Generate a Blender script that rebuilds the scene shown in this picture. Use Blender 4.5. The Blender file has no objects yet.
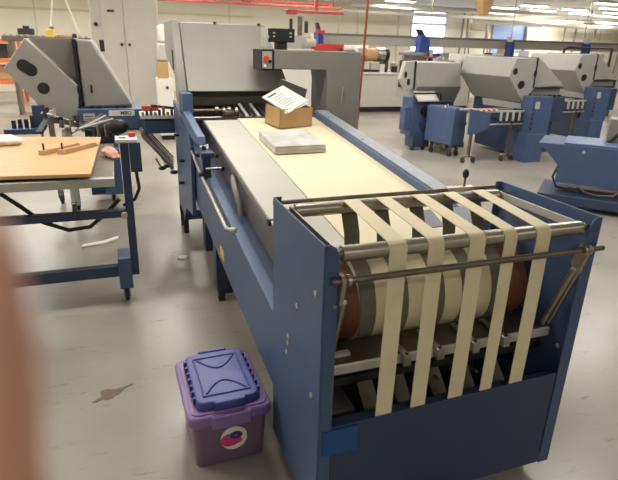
import bpy, bmesh, math, random
from mathutils import Vector, Matrix
random.seed(7)
S = bpy.context.scene
COL = S.collection
PI = math.pi

# ------------------------------------------------------------------ materials
def lin(c):
    return tuple((v / 255 / 12.92) if v / 255 <= .04045 else ((v / 255 + .055) / 1.055) ** 2.4 for v in c) + (1,)

def mat(name, c, rough=.5, metal=0, vary=.06, scale=6, bump=0, bscale=60, stretch=(1, 1, 1), spec=.5, trans=0):
    m = bpy.data.materials.new(name); m.use_nodes = True
    nt = m.node_tree; b = nt.nodes['Principled BSDF']
    b.inputs['Roughness'].default_value = rough
    b.inputs['Metallic'].default_value = metal
    b.inputs['Specular IOR Level'].default_value = spec
    b.inputs['Transmission Weight'].default_value = trans
    tc = nt.nodes.new('ShaderNodeTexCoord'); mp = nt.nodes.new('ShaderNodeMapping')
    mp.inputs['Scale'].default_value = stretch
    nt.links.new(tc.outputs['Object'], mp.inputs['Vector'])
    n = nt.nodes.new('ShaderNodeTexNoise'); n.inputs['Scale'].default_value = scale; n.inputs['Detail'].default_value = 5
    nt.links.new(mp.outputs['Vector'], n.inputs['Vector'])
    r = nt.nodes.new('ShaderNodeValToRGB')
    L = lin(c)
    r.color_ramp.elements[0].position = .3; r.color_ramp.elements[1].position = .7
    r.color_ramp.elements[0].color = tuple(max(0, v * (1 - vary)) for v in L[:3]) + (1,)
    r.color_ramp.elements[1].color = tuple(min(1, v * (1 + vary)) for v in L[:3]) + (1,)
    nt.links.new(n.outputs['Fac'], r.inputs['Fac'])
    nt.links.new(r.outputs['Color'], b.inputs['Base Color'])
    if bump:
        n2 = nt.nodes.new('ShaderNodeTexNoise'); n2.inputs['Scale'].default_value = bscale
        nt.links.new(mp.outputs['Vector'], n2.inputs['Vector'])
        bp = nt.nodes.new('ShaderNodeBump'); bp.inputs['Strength'].default_value = bump; bp.inputs['Distance'].default_value = .004
        nt.links.new(n2.outputs['Fac'], bp.inputs['Height']); nt.links.new(bp.outputs['Normal'], b.inputs['Normal'])
    return m

def emit(name, c, s):
    m = bpy.data.materials.new(name); m.use_nodes = True
    nt = m.node_tree; b = nt.nodes['Principled BSDF']
    b.inputs['Base Color'].default_value = lin(c)
    b.inputs['Emission Color'].default_value = lin(c); b.inputs['Emission Strength'].default_value = s
    return m

M = {}
M['blue'] = mat('blue_paint', (70, 89, 124), .42, vary=.07, scale=9)
M['blue_dk'] = mat('dark_and_shaded_blue', (50, 64, 92), .45, vary=.08)  # dark blue parts, and the front panel with its shade in the colour
M['blue_lt'] = mat('light_blue_paint', (92, 112, 148), .4)
M['rail'] = mat('blue_grey_rail', (150, 154, 164), .5, metal=.1)
M['grey'] = mat('grey_paint', (158, 156, 149), .45, vary=.03)
M['grey_dk'] = mat('dark_grey_paint', (126, 124, 117), .5, vary=.04)
M['taupe'] = mat('taupe_sheet', (112, 106, 100), .4, metal=.3)
M['plate'] = mat('plate_grey', (188, 187, 177), .45, metal=.1, vary=.03)
M['steel'] = mat('brushed_steel', (172, 166, 154), .32, metal=.9, vary=.1, scale=14, stretch=(1, 8, 8))
M['steel_dk'] = mat('worn_steel', (118, 110, 100), .4, metal=.8, vary=.2, scale=20)
M['belt'] = mat('cream_belt', (228, 216, 184), .75, vary=.05, scale=10, bump=.15, bscale=220)
M['wbelt'] = mat('wide_cream_belt', (224, 214, 182), .7, vary=.03, scale=4)
M['beltback'] = mat('grey_belt_back', (112, 104, 90), .85, vary=.12, scale=25, bump=.2, bscale=200)
M['brown'] = mat('brown_drum', (116, 68, 44), .5, vary=.18, scale=8, stretch=(5, 1, 1))
M['black'] = mat('black_plastic', (26, 25, 26), .5)
M['dark'] = mat('dark_steel', (56, 54, 52), .5, metal=.3, vary=.15)
M['traym'] = mat('tray_steel', (92, 84, 74), .4, metal=.6, vary=.15)
M['rubber'] = mat('rubber', (48, 46, 46), .7)
M['cream'] = mat('cream_paint', (190, 186, 176), .5, vary=.03)
M['white'] = mat('white_paint', (226, 222, 214), .5, vary=.03)
M['wood'] = mat('plywood', (206, 168, 122), .55, vary=.08, scale=3, stretch=(2, 9, 2), bump=.05)
M['woodedge'] = mat('dark_wood', (126, 92, 60), .6, vary=.15, scale=8)
M['card'] = mat('cardboard', (186, 150, 106), .8, vary=.06, scale=7)
M['paper'] = mat('paper', (234, 230, 222), .7, vary=.02)
M['ink'] = mat('ink', (60, 62, 68), .7)
M['purple'] = mat('purple_plastic', (132, 108, 164), .35, vary=.05)
M['purple_body'] = mat('purple_translucent_plastic', (124, 104, 128), .3, vary=.16, scale=5, trans=.15)
M['bluelid'] = mat('blue_plastic_lid', (62, 68, 142), .35, vary=.05)
M['pink'] = mat('pink_print', (214, 66, 128), .4)
M['navy'] = mat('navy_print', (52, 56, 120), .4)
M['cyan'] = mat('bright_blue_card', (28, 82, 142), .45)
M['red'] = mat('red_paint', (196, 62, 52), .45)
M['pipe'] = mat('red_pipe', (196, 92, 82), .4)
M['hose'] = mat('red_hose', (168, 66, 50), .5)
M['royal'] = mat('royal_blue', (52, 78, 158), .5)
M['yellow'] = mat('yellow', (228, 200, 90), .5)
M['orange'] = mat('orange_paint', (214, 120, 62), .55)
M['tan'] = mat('tan', (196, 158, 112), .7)
M['skin'] = mat('skin', (206, 150, 134), .55, vary=.06, scale=60)
M['nail'] = mat('nail', (232, 178, 160), .3)
M['sleeve'] = mat('sleeve', (70, 74, 84), .85)
M['stain'] = mat('stain', (118, 102, 86), .35, vary=.1, scale=20)
M['print'] = mat('printed_sheet', (206, 202, 198), .25, vary=.22, scale=9)
M['pallet'] = mat('pale_wood', (170, 150, 122), .7, vary=.1, scale=5)
M['lamp'] = emit('lamp_diffuser', (255, 250, 240), 6)
M['day'] = emit('window_daylight', (222, 232, 255), 2.6)
M['dayblue'] = emit('blue_window_daylight', (150, 172, 214), .22)
M['wall'] = mat('wall_paint', (236, 228, 210), .8, vary=.03, scale=1)
M['seam'] = mat('wall_seam', (214, 204, 184), .8)
M['ceil'] = mat('ceiling_paint', (212, 212, 210), .8, vary=.05, scale=1)

def floor_mat():
    m = bpy.data.materials.new('polished_concrete'); m.use_nodes = True
    nt = m.node_tree; b = nt.nodes['Principled BSDF']; N = nt.nodes.new; Lk = nt.links.new
    tc = N('ShaderNodeTexCoord')
    n1 = N('ShaderNodeTexNoise'); n1.inputs['Scale'].default_value = .9; n1.inputs['Detail'].default_value = 6; n1.inputs['Roughness'].default_value = .45
    mp = N('ShaderNodeMapping'); mp.inputs['Scale'].default_value = (3, 13, 3); mp.inputs['Rotation'].default_value = (0, 0, .35)
    n2 = N('ShaderNodeTexNoise'); n2.inputs['Scale'].default_value = 1.5; n2.inputs['Detail'].default_value = 9; n2.inputs['Roughness'].default_value = .7
    Lk(tc.outputs['Object'], n1.inputs['Vector']); Lk(tc.outputs['Object'], mp.inputs['Vector']); Lk(mp.outputs['Vector'], n2.inputs['Vector'])
    r1 = N('ShaderNodeValToRGB'); e = r1.color_ramp.elements
    e[0].position = .3; e[0].color = lin((143, 138, 128)); e[1].position = .72; e[1].color = lin((170, 164, 153))
    r2 = N('ShaderNodeValToRGB'); e = r2.color_ramp.elements
    e[0].position = .29; e[0].color = lin((140, 126, 110)); e[1].position = .41; e[1].color = (1, 1, 1, 1)
    mx = N('ShaderNodeMix'); mx.data_type = 'RGBA'; mx.blend_type = 'MULTIPLY'; mx.inputs['Factor'].default_value = .6
    Lk(n1.outputs['Fac'], r1.inputs['Fac']); Lk(n2.outputs['Fac'], r2.inputs['Fac'])
    Lk(r1.outputs['Color'], mx.inputs[6]); Lk(r2.outputs['Color'], mx.inputs[7])
    Lk(mx.outputs[2], b.inputs['Base Color'])
    b.inputs['Roughness'].default_value = .27
    b.inputs['Specular IOR Level'].default_value = .5
    return m
M['floor'] = floor_mat()

# ------------------------------------------------------------------ mesh helpers
class MB:
    def __init__(s): s.bm = bmesh.new()
    def box(s, x0, x1, y0, y1, z0, z1, rot=None, piv=None):
        v = [s.bm.verts.new((x, y, z)) for x in (x0, x1) for y in (y0, y1) for z in (z0, z1)]
        for f in ((0, 1, 3, 2), (4, 6, 7, 5), (0, 4, 5, 1), (2, 3, 7, 6), (0, 2, 6, 4), (1, 5, 7, 3)):
            s.bm.faces.new([v[i] for i in f])
        if rot is not None:
            p = Vector(piv) if piv else Vector(((x0 + x1) / 2, (y0 + y1) / 2, (z0 + z1) / 2))
            for q in v: q.co = p + rot @ (q.co - p)
        return s
    def prism(s, pts, ax, a, b, top=None):
        top = top or pts
        def P(p, t): return {'x': (t, p[0], p[1]), 'y': (p[0], t, p[1]), 'z': (p[0], p[1], t)}[ax]
        A = [s.bm.verts.new(P(p, a)) for p in pts]; B = [s.bm.verts.new(P(p, b)) for p in top]
        n = len(pts)
        s.bm.faces.new(A); s.bm.faces.new(B[::-1])
        for i in range(n): s.bm.faces.new((A[i], B[i], B[(i + 1) % n], A[(i + 1) % n]))
        return s
    def tube(s, path, r, n=10, caps=True):
        P = [Vector(p) for p in path]; rings = []; up = None
        R = r if isinstance(r, (list, tuple)) else [r] * len(P)
        for i, p in enumerate(P):
            t = (P[min(i + 1, len(P) - 1)] - P[max(i - 1, 0)]).normalized()
            if up is None:
                up = Vector((0, 0, 1)) if abs(t.z) < .9 else Vector((1, 0, 0))
            a = t.cross(up).normalized(); b2 = a.cross(t).normalized(); up = b2
            rings.append([s.bm.verts.new(p + R[i] * (math.cos(k * 2 * PI / n) * a + math.sin(k * 2 * PI / n) * b2)) for k in range(n)])
        for i in range(len(rings) - 1):
            for k in range(n):
                s.bm.faces.new((rings[i][k], rings[i][(k + 1) % n], rings[i + 1][(k + 1) % n], rings[i + 1][k]))
        if caps: s.bm.faces.new(rings[0][::-1]); s.bm.faces.new(rings[-1])
        return s
    def cyl(s, p0, p1, r, n=24, r2=None): return s.tube([p0, p1], [r, r2 if r2 is not None else r], n)
    def ball(s, c, r, sc=(1, 1, 1)):
        d = bmesh.ops.create_uvsphere(s.bm, u_segments=14, v_segments=9, radius=r)
        for v in d['verts']: v.co = Vector((v.co.x * sc[0], v.co.y * sc[1], v.co.z * sc[2])) + Vector(c)
        return s
    def ribbon(s, pts, t, closed=False):
        # pts: (x0, x1, y, z) a strip in the yz direction with thickness t
        n = len(pts); rows = []
        for i, (x0, x1, y, z) in enumerate(pts):
            a = pts[(i - 1) % n] if (closed or i) else pts[0]
            b = pts[(i + 1) % n] if (closed or i < n - 1) else pts[-1]
            dy, dz = b[2] - a[2], b[3] - a[3]; L = math.hypot(dy, dz) or 1
            ny, nz = -dz / L * t, dy / L * t
            rows.append([s.bm.verts.new(q) for q in ((x0, y, z), (x1, y, z), (x1, y + ny, z + nz), (x0, y + ny, z + nz))])
        for i in range(n if closed else n - 1):
            A, B = rows[i], rows[(i + 1) % n]
            for k in range(4): s.bm.faces.new((A[k], A[(k + 1) % 4], B[(k + 1) % 4], B[k]))
        if not closed: s.bm.faces.new(rows[0][::-1]); s.bm.faces.new(rows[-1])
        return s
    def build(s, name, m, parent=None, world=True, bevel=0, seg=2):
        bmesh.ops.recalc_face_normals(s.bm, faces=s.bm.faces)
        me = bpy.data.meshes.new(name); s.bm.to_mesh(me); s.bm.free()
        o = bpy.data.objects.new(name, me); COL.objects.link(o)
        me.materials.append(M[m] if isinstance(m, str) else m)
        if parent is not None:
            o.parent = parent
            if world:
                r = parent
                while r.parent: r = r.parent
                me.transform(Matrix.LocRotScale(r.location, r.rotation_euler, None).inverted())
        me.shade_smooth(); me.set_sharp_from_angle(angle=math.radians(38))
        if bevel:
            b = o.modifiers.new('bevel', 'BEVEL'); b.width = bevel; b.segments = seg; b.limit_method = 'ANGLE'; b.angle_limit = math.radians(40)
        return o

def tag(o, label, cat, group=None, kind=None):
    o['label'] = label; o['category'] = cat
    if group: o['group'] = group
    if kind: o['kind'] = kind
    return o
def thing(name, label, cat, loc=(0, 0, 0), rz=0, group=None):
    o = bpy.data.objects.new(name, None); COL.objects.link(o)
    o.empty_display_size = .1
    o.location = loc; o.rotation_euler = (0, 0, rz)
    return tag(o, label, cat, group)
def struct(name, mb, m, parent=None, bevel=0):
    o = mb.build(name, m, parent, bevel=bevel)
    if parent is None: o['kind'] = 'structure'
    return o
def one(name, label, cat, mb, m, group=None, bevel=0):
    # a thing that is a single mesh: origin moved to its base
    o = mb.build(name, m, bevel=bevel)
    co = [v.co for v in o.data.vertices]
    c = Vector(((min(v.x for v in co) + max(v.x for v in co)) / 2, (min(v.y for v in co) + max(v.y for v in co)) / 2, min(v.z for v in co)))
    o.data.transform(Matrix.Translation(-c)); o.location = c
    return tag(o, label, cat, group)
def copy_tree(o, parent=None):
    c = o.copy(); COL.objects.link(c); c.parent = parent
    for ch in list(o.children): copy_tree(ch, c)
    return c
def lettering(txt, size, m, parent, loc, rot, name='lettering'):
    cu = bpy.data.curves.new('t', 'FONT'); cu.body = txt; cu.size = size; cu.extrude = size * .02; cu.offset = size * .025
    cu.align_x = 'CENTER'; cu.align_y = 'CENTER'
    t = bpy.data.objects.new('t', cu); COL.objects.link(t)
    bpy.context.view_layer.update()
    me = bpy.data.meshes.new_from_object(t.evaluated_get(bpy.context.evaluated_depsgraph_get()))
    bpy.data.objects.remove(t)
    o = bpy.data.objects.new(name, me); COL.objects.link(o); o.parent = parent
    me.materials.clear(); me.materials.append(M[m])
    me.transform(Matrix.LocRotScale(Vector(loc), rot.to_euler() if hasattr(rot, 'to_euler') else rot, None))
    r = parent
    while r.parent: r = r.parent
    me.transform(Matrix.LocRotScale(r.location, r.rotation_euler, None).inverted())
    return o
from mathutils import Euler
FRONT = Euler((PI / 2, 0, 0))       # lettering that faces -y
def arc(cy, cz, r, a0, a1, n):
    return [(cy + r * math.cos(math.radians(a0 + (a1 - a0) * i / n)), cz + r * math.sin(math.radians(a0 + (a1 - a0) * i / n))) for i in range(n + 1)]

# ------------------------------------------------------------------ the hall
X0, X1, Y0, Y1, H = -7, 26, -6, 18, 3.05
struct('floor', MB().box(X0, X1, Y0, Y1, -.1, 0), 'floor')
struct('ceiling', MB().box(X0, X1, Y0, Y1, H, H + .1), 'ceil')
WX = [(10.45, 12.05, 1.2, 2.98), (14.2, 16.0, 1.3, 2.75)]
def wall_back():
    b = MB()
    xs = X0
    for x0, x1, z0, z1 in WX:
        b.box(xs, x0, Y1, Y1 + .2, 0, H); b.box(x0, x1, Y1, Y1 + .2, 0, z0); b.box(x0, x1, Y1, Y1 + .2, z1, H); xs = x1
    b.box(xs, X1, Y1, Y1 + .2, 0, H); return b
struct('wall_back', wall_back(), 'wall')
struct('wall_left', MB().box(X0 - .2, X0, Y0, Y1, 0, H), 'wall')
struct('wall_right', MB().box(X1, X1 + .2, Y0, Y1, 0, H), 'wall')
struct('wall_front', MB().box(X0, X1, Y0 - .2, Y0, 0, H), 'wall')
for i, (x0, x1, z0, z1) in enumerate(WX):
    w = struct('window_%d' % (i + 1), MB().box(x0, x1, Y1 + .12, Y1 + .14, z0, z1), 'day' if i == 0 else 'dayblue')
    f = MB(); t = .07
    f.box(x0, x0 + t, Y1 - .02, Y1 + .12, z0, z1).box(x1 - t, x1, Y1 - .02, Y1 + .12, z0, z1)
    f.box(x0, x1, Y1 - .02, Y1 + .12, z0, z0 + t).box(x0, x1, Y1 - .02, Y1 + .12, z1 - t, z1)
    if i == 0: f.box(x0, x1, Y1, Y1 + .12, 2.45, 2.52)
    f.build('window_frame', 'white' if i == 0 else 'grey_dk', w)
# wall panel seams and conduits
n = 1
for x in (-5.5, -2.6, .4, 3.4, 6.55, 8.2, 9.9, 13.2, 17.0, 18.6, 20.0, 21.8, 23.4):
    struct('trim_%d' % n, MB().box(x - .02, x + .02, Y1 - .02, Y1, 0, H), 'seam'); n += 1
struct('trim_%d' % n, MB().box(X0, -.9, Y1 - .06, Y1, 2.4, 2.46), 'seam'); n += 1
struct('trim_%d' % n, MB().box(-.9, 4.2, Y1 - .06, Y1, 2.44, 2.48), 'seam'); n += 1

# ceiling lights: seen strips, unseen rows over the machines, added fill behind the camera
def light_fixture(x, y, label, i, on=True, power=26):
    t = thing('ceiling_light', label, 'ceiling light', (x, y, H), 0, 'strip lights on the ceiling')
    MB().box(x - .52, x + .52, y - .11, y + .11, H - .06, H).build('housing', 'white', t)
    MB().box(x - .5, x + .5, y - .09, y + .09, H - .08, H - .06).build('diffuser', 'lamp', t, bevel=.006)
    L = bpy.data.lights.new('lamp', 'AREA'); L.shape = 'RECTANGLE'; L.size = 1.2; L.size_y = .3; L.energy = power; L.color = (1, .965, .9)
    o = bpy.data.objects.new('lamp', L); COL.objects.link(o); o.location = (x, y, H - .1)
vis = [(12.65, 15.37), (12.78, 14.1), (14.5, 15.6), (15, 14.6), (16.3, 17.3), (16.6, 15.9), (13.8, 12.1), (15.5, 13.5), (17.2, 14.9), (18.8, 16.5)]
for i, (x, y) in enumerate(vis): light_fixture(x, y, 'white fluorescent strip light on the ceiling at the upper right', i, power=34)
for i, (x, y) in enumerate([(x, y) for y in (1.8, 4.3, 6.8, 9.3, 12.2) for x in (-5.2, -2.45, .3, 3.4, 6.5)] + [(x, 15.2) for x in (-5, -1.8, 1.6, 5, 8.4)] + [(9.8, 4), (9.8, 8), (20, 4), (20, 9)]):
    light_fixture(x, y, 'unseen white strip light added behind the camera as front fill', i, power=30 if y < 12 else 38)
for x in (-2, 1, 4): light_fixture(x, -3.2, 'unseen white strip light added behind the camera as front fill', 0, power=15)  # dim unseen strips added to brighten the machine front

# overhead things
def hseg(name, label, cat, p0, p1, r, m, n=12): return one(name, label, cat, MB().cyl(p0, p1, r, n), m)
rp = thing('crane_rail', 'thick red overhead rail crossing above the grey hood', 'overhead rail', (2.2, 10, 2.3))
MB().box(-.1, 4.2, 9.95, 10.05, 2.30, 2.345).build('rail', 'pipe', rp, bevel=.01)
MB().box(-.1, 4.2, 10.4, 10.5, 2.40, 2.44).build('upper_rail', 'pipe', rp, bevel=.01)
for x in (.3, 2.2, 4.0): MB().box(x - .015, x + .015, 9.985, 10.015, 2.345, H).build('hanger_rod', 'steel_dk', rp); MB().box(x - .02, x + .02, 10.0, 10.5, 2.345, 2.40).build('tie_bracket', 'pipe', rp)
rp2 = thing('overhead_crane', 'short red overhead arm under the long red rail', 'overhead rail', (3.6, 9.2, 2.1))
MB().box(2.7, 3.9, 9.16, 9.24, 2.15, 2.2).build('arm', 'pipe', rp2, bevel=.01)
MB().box(3.3, 3.36, 9.17, 9.23, 2.2, H).build('hanger_rod', 'pipe', rp2)
MB().box(2.75, 2.9, 9.1, 9.3, 2.12, 2.2).build('trolley', 'red', rp2)
# suspended duct rail
du = thing('cable_duct', 'long grey suspended cable duct running across the hall behind the machines', 'cable duct', (9, 12, 1.6))
MB().box(4.3, 18, 12, 12.2, 1.62, 1.86).build('duct', 'plate', du, bevel=.01)
MB().box(4.3, 18, 11.98, 12.0, 1.83, 1.88).build('duct_lip', 'grey_dk', du)
for x in (5, 7.7, 10.4, 13.1, 15.8): MB().cyl((x, 12.1, 1.86), (x, 12.1, H), .012, 8).build('hanger_rod', 'steel', du)
for x, z1, lab in ((4.4, 2.1, 'royal blue drop arm hanging in front of the duct above the grey control arm'), (7.35, 2.05, 'large royal blue drop arm on the duct above the leftmost right-hand folding machine'), (10.2, 1.95, 'royal blue drop arm on the duct above the middle folding machine'), (13.0, 1.98, 'royal blue drop arm on the duct near the right edge of view')):
    t = thing('drop_arm', lab, 'drop arm', (x, 11.8, 1.3), 0, 'blue drop arms on the cable duct')
    w = .16 if x == 7.35 else .08
    MB().prism([(x - w, 1.35), (x + w * 1.2, 1.35), (x + w, 1.8), (x - w * .2, z1 - .12), (x - w * .8, z1 - .12)], 'y', 11.75, 11.978).build('arm', 'royal', t, bevel=.02)
    MB().prism([(x - w * .9, z1 - .14), (x - w * .1, z1 - .14), (x - w * .7, z1), (x - w * 1.5, z1)], 'y', 11.74, 11.91).build('cap', 'white' if x > 8 else 'dark', t, bevel=.01)
# white ceiling pipes on the right
for k, (x0, y0, x1, y1, z, r) in enumerate([(6.8, 16.6, 20, 16.6, 2.72, .06), (6.8, 15.4, 22, 15.8, 2.82, .05), (7.2, 13.2, 20, 13.6, 2.7, .05), (12.6, 17.2, 25, 17.2, 2.62, .09)]):
    hseg('ceiling_pipe', ['thin pale pipe running under the ceiling along the far wall', 'pale conduit under the ceiling in front of the wall pipe', 'pale conduit under the ceiling nearest the camera at upper right', 'thick white pipe below the ceiling at the far right wall'][k], 'pipe', (x0, y0, z), (x1, y1, z), r, 'white')
pd = thing('down_pipe', 'white pipe bending down the far wall right of the blue window', 'pipe', (16.4, 17.6, 0))
MB().tube([(15.6, 17.6, 2.6), (16.2, 17.6, 2.62), (16.38, 17.6, 2.5), (16.4, 17.6, 2.3), (16.4, 17.6, 0)], .08, 12).build('pipe', 'white', pd)
for k, (x, l) in enumerate([(12.6, 'left of the blue window'), (17.7, 'beside the white down pipe'), (18.3, 'in the middle of the far right wall'), (19.4, 'right of the middle on the far right wall'), (21.0, 'near the right edge on the far wall')]):
    p = one('wall_conduit', 'thin grey conduit leaning ' + l, 'conduit', MB().tube([(x, 17.7, 2.9), (x - .03, 17.7, 1.8), (x - .2, 17.7, 0)], .035, 8), 'grey_dk', 'thin conduits on the far wall')
sc = thing('step_ladder', 'grey metal step ladder against the far wall right of the bright window', 'ladder', (13.0, 17.4, 0))
for x in (12.6, 13.5):
    MB().tube([(x - .12, 17.2, 0), (x + .1, 17.55, 2.75)], .03, 8).build('rail', 'steel_dk', sc); MB().tube([(x + .3, 17.2, 0), (x + .1, 17.6, 2.75)], .025, 8).build('rail', 'steel_dk', sc)
for k in range(8): MB().box(12.55 + .02 * k, 13.5, 17.22 + .04 * k, 17.26 + .04 * k, .3 * k + .2, .3 * k + .23).build('rung', 'steel_dk', sc)
hs = thing('hanging_speaker', 'beige funnel shaped unit hanging from the ceiling above the middle folding machine', 'ceiling unit', (7.75, 10, 2.35))
MB().box(7.6, 7.92, 9.85, 10.15, 2.6, 2.95).build('body', 'tan', hs, bevel=.02)
MB().prism([(7.6, 9.85), (7.92, 9.85), (7.92, 10.15), (7.6, 10.15)], 'z', 2.6, 2.34, [(7.72, 9.92), (7.86, 9.92), (7.86, 10.08), (7.72, 10.08)]).build('funnel', 'tan', hs, bevel=.01)
MB().cyl((7.75, 10, 2.95), (7.75, 10, H), .02, 8).build('stem', 'steel_dk', hs)
hc = one('white_rope', 'white cord hanging from the ceiling behind the left hood, straighter one of two', 'cord', MB().cyl((-1.62, 13.9, H), (-1.85, 13.9, 1.75), .016, 8), 'paper')
one('white_rope', 'white cord slanting down from the ceiling to the right behind the left hood', 'cord', MB().cyl((-1.6, 13.95, H), (-1.22, 13.95, 1.75), .02, 8), 'paper')
hz = thing('air_hose', 'red air hose hanging from the ceiling beside the grey control column', 'hose', (1.6, 3.4, 0))
MB().tube([(1.71, 3.4, H), (1.69, 3.4, 2.0), (1.67, 3.4, 1.4), (1.65, 3.4, .9), (1.63, 3.4, .3), (1.6, 3.4, .02)], .011, 8).build('hose', 'hose', hz)
MB().cyl((1.60, 3.4, 0), (1.61, 3.4, .06), .018, 10).build('coupling', 'steel', hz)

# ------------------------------------------------------------------ delivery unit (front machine)
D = thing('delivery_unit', 'blue delivery end of the near machine with cream tapes over steel rollers', 'paper delivery machine', (.48, .25, 0))
W = .96
for s in (0, 1):
    b = MB()
    fx = (lambda x: x) if s == 0 else (lambda x: W - x)
    def bx(x0, x1, *a):
        u, v = sorted((fx(x0), fx(x1))); b.box(u, v, *a)
    bx(0, .006, 0, .495, .075, 1.06)
    b.prism([(fx(x), z) for x, z in ((.006, .075), (.046, .075), (.046, 1.025), (.036, 1.05), (.02, 1.06), (.006, 1.06))], 'y', 0, .006)
    bx(.006, .03, .489, .495, .075, 1.06)
    p = b.build('side_panel', 'blue', D, bevel=.002)
    xo = -.004 if s == 0 else W + .004
    for (y, z) in ((.21, .78), (.30, .62), (.30, .595), (.315, .55), (.05, .9), (.06, .55)):
        MB().cyl((xo, y, z), (xo + (.012 if s == 0 else -.012), y, z), .009, 12).build('bolt', 'plate', p)
fp = MB().prism([(.047, .075), (W - .047, .075), (W - .047, .478), (.047, .458)], 'y', .004, .012).build('front_panel', 'blue_dk', D, bevel=.002)  # same blue as the sides; its shade is put into the darker colour
MB().box(.05, W - .05, .012, .05, .448, .455).build('panel_flange', 'blue_dk', fp)
cd = MB().box(.016, .135, -.004, .002, .36, .452).build('blue_card', 'cyan', D); cd['label'] = 'bright blue card stuck on the panel corner'
FR, BR = (.03, 1.02, .023), (.44, 1.02, .023)
for nm, (y, z, r) in (('front_roller', FR), ('back_roller', BR)):
    o = MB().cyl((.062, y, z), (W - .062, y, z), r, 32).build(nm, 'steel', D)
    for x0, x1 in ((.046, .062), (W - .062, W - .046)): MB().cyl((x0, y, z), (x1, y, z), r * .72, 24).build('bearing', 'steel_dk', o)
    MB().cyl((.006, y, z), (W - .006, y, z), .008, 14).build('shaft', 'steel_dk', o)
t = MB().cyl((-.0 + .008, .52, 1.03), (W - .008, .52, 1.03), .008, 14).build('tie_rod', 'steel_dk', D)
MB().box(.72, .84, .505, .535, 1.02, 1.042).build('clamp_block', 'steel', t, bevel=.003)
k = MB().cyl((.80, .52, 1.04), (.80, .52, 1.075), .005, 10).build('knob_stem', 'steel_dk', t)
MB().ball((.80, .52, 1.092), .013, (1, 1, 1.5)).build('knob', 'black', t)
pb = MB().cyl((.02, -.012, .958), (W + .012, -.012, .958), .0095, 18).build('pinch_bar', 'steel_dk', D)
for x in (.045, .062, W - .075, W - .055): MB().cyl((x, -.012, .958), (x + .012, -.012, .958), .017, 18).build('collar', 'steel', pb)
for x in (.052, W - .058):
    hk = MB().prism([(-.03, .97), (.008, .975), (.03, .90), (.02, .87), (-.008, .88), (-.02, .92)], 'x', x - .006, x + .006).build('lever', 'steel', pb, bevel=.002)
    for dx, dy in ((-.012, .0), (.012, .0)):
        MB().cyl((x + dx * 1.1, .006 + dy, .885), (x + dx * 1.1, .088 + dy, .64), .0105, 14).build('strut', 'steel', pb)
for x in (.05, W - .05):
    a = MB()
    d = Vector((0, FR[0] - BR[0], FR[1] - BR[1]))
    a.box(x - .003, x + .003, FR[0] - .015, BR[0] + .015, 1.005, 1.035)
    a.build('link_bar', 'steel' if x < .5 else 'plate', D, bevel=.002)
xb = [(.197, .253, .24, .299), (.322, .375, .369, .425), (.462, .517, .515, .571), (.587, .633, .648, .702), (.708, .762, .779, .832)]
DR = (.345, .712, .147)
def belt(i, xf0, xf1, xk0, xk1):
    def X(y):
        f = min(1, max(0, (y - .02) / .42)); return xf0 + (xk0 - xf0) * f, xf1 + (xk1 - xf1) * f
    path = [(.045, .39), (.012, .40), (.008, .6), (.006, .8)] + arc(*FR, 180, 95, 6) + [(.15, 1.0435), (.3, 1.0435)] + arc(*BR, 90, -55, 8)
    path2 = [(.41, .93)] + arc(*DR, 70, 285, 18) + [(.2, .47), (.06, .385)]
    pts = [(*X(y), y, z) for y, z in path]
    o = MB().ribbon(pts, .0028).build('tape', 'belt', D)
    pts = [(*X(y), y, z) for y, z in [path[-1]] + path2]
    g = MB().ribbon(pts, -.004).build('tape_return', 'beltback', o); g['label'] = 'grey underside of the tape wrapped round the drum'
for i, q in enumerate(xb): belt(i, *q)
dr = MB().cyl((.075, DR[0], DR[1]), (W - .06, DR[0], DR[1]), DR[2] - .003, 64).build('drum', 'brown', D)
MB().cyl((.215, DR[0], DR[1]), (.765, DR[0], DR[1]), DR[2], 64).build('drum_cover', 'wbelt', dr)
MB().cyl((.008, DR[0], DR[1]), (W - .008, DR[0], DR[1]), .02, 20).build('axle', 'steel_dk', dr)
MB().cyl((.04, .585, .775), (W - .04, .585, .775), .012, 20).build('end_roller', 'steel', D)
tr = MB().box(.05, W - .05, .10, .232, .604, .610).build('tray', 'traym', D, bevel=.001)
MB().box(.03, W - .03, .088, .102, .582, .612).build('tray_lip', 'plate', tr, bevel=.002)
for x in (.33, .455, .595, .72): 
    g = MB().box(x - .012, x + .012, .065, .21, .612, .622).box(x - .014, x + .014, .062, .085, .585, .625).build('tape_guide', 'steel', tr, bevel=.002)
    MB().cyl((x, .075, .624), (x, .075, .628), .006, 10).build('screw', 'dark', g)
MB().box(.07, .16, .14, .16, .610, .622).build('paper_stop', 'plate', tr)
for yy, zz, hh in ((.30, .44, .05), (.42, .50, .06), (.14, .50, .03)):
    MB().box(.008, W - .008, yy, yy + .04, zz, zz + hh).build('cross_beam', 'dark', D)
MB().box(.02, W - .02, .06, .48, .16, .2).build('bottom_pan', 'dark', D)
MB().cyl((.008, .06, .375), (W - .008, .06, .375), .014, 20).build('lower_roller', 'steel_dk', D)
MB().box(.008, W - .008, .497, .501, .1, .70).build('shade_back_sheet', 'dark', D)  # dark sheet shaped to make the gap under the tray look shaded
MB().box(.10, .2, .16, .3, .33, .38).build('junction_box', 'grey_dk', D)
for x in (.4, .5, .66): MB().cyl((x, .12, .46), (x + .03, .24, .42), .005, 8).build('spring_rod', 'steel', D)
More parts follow.
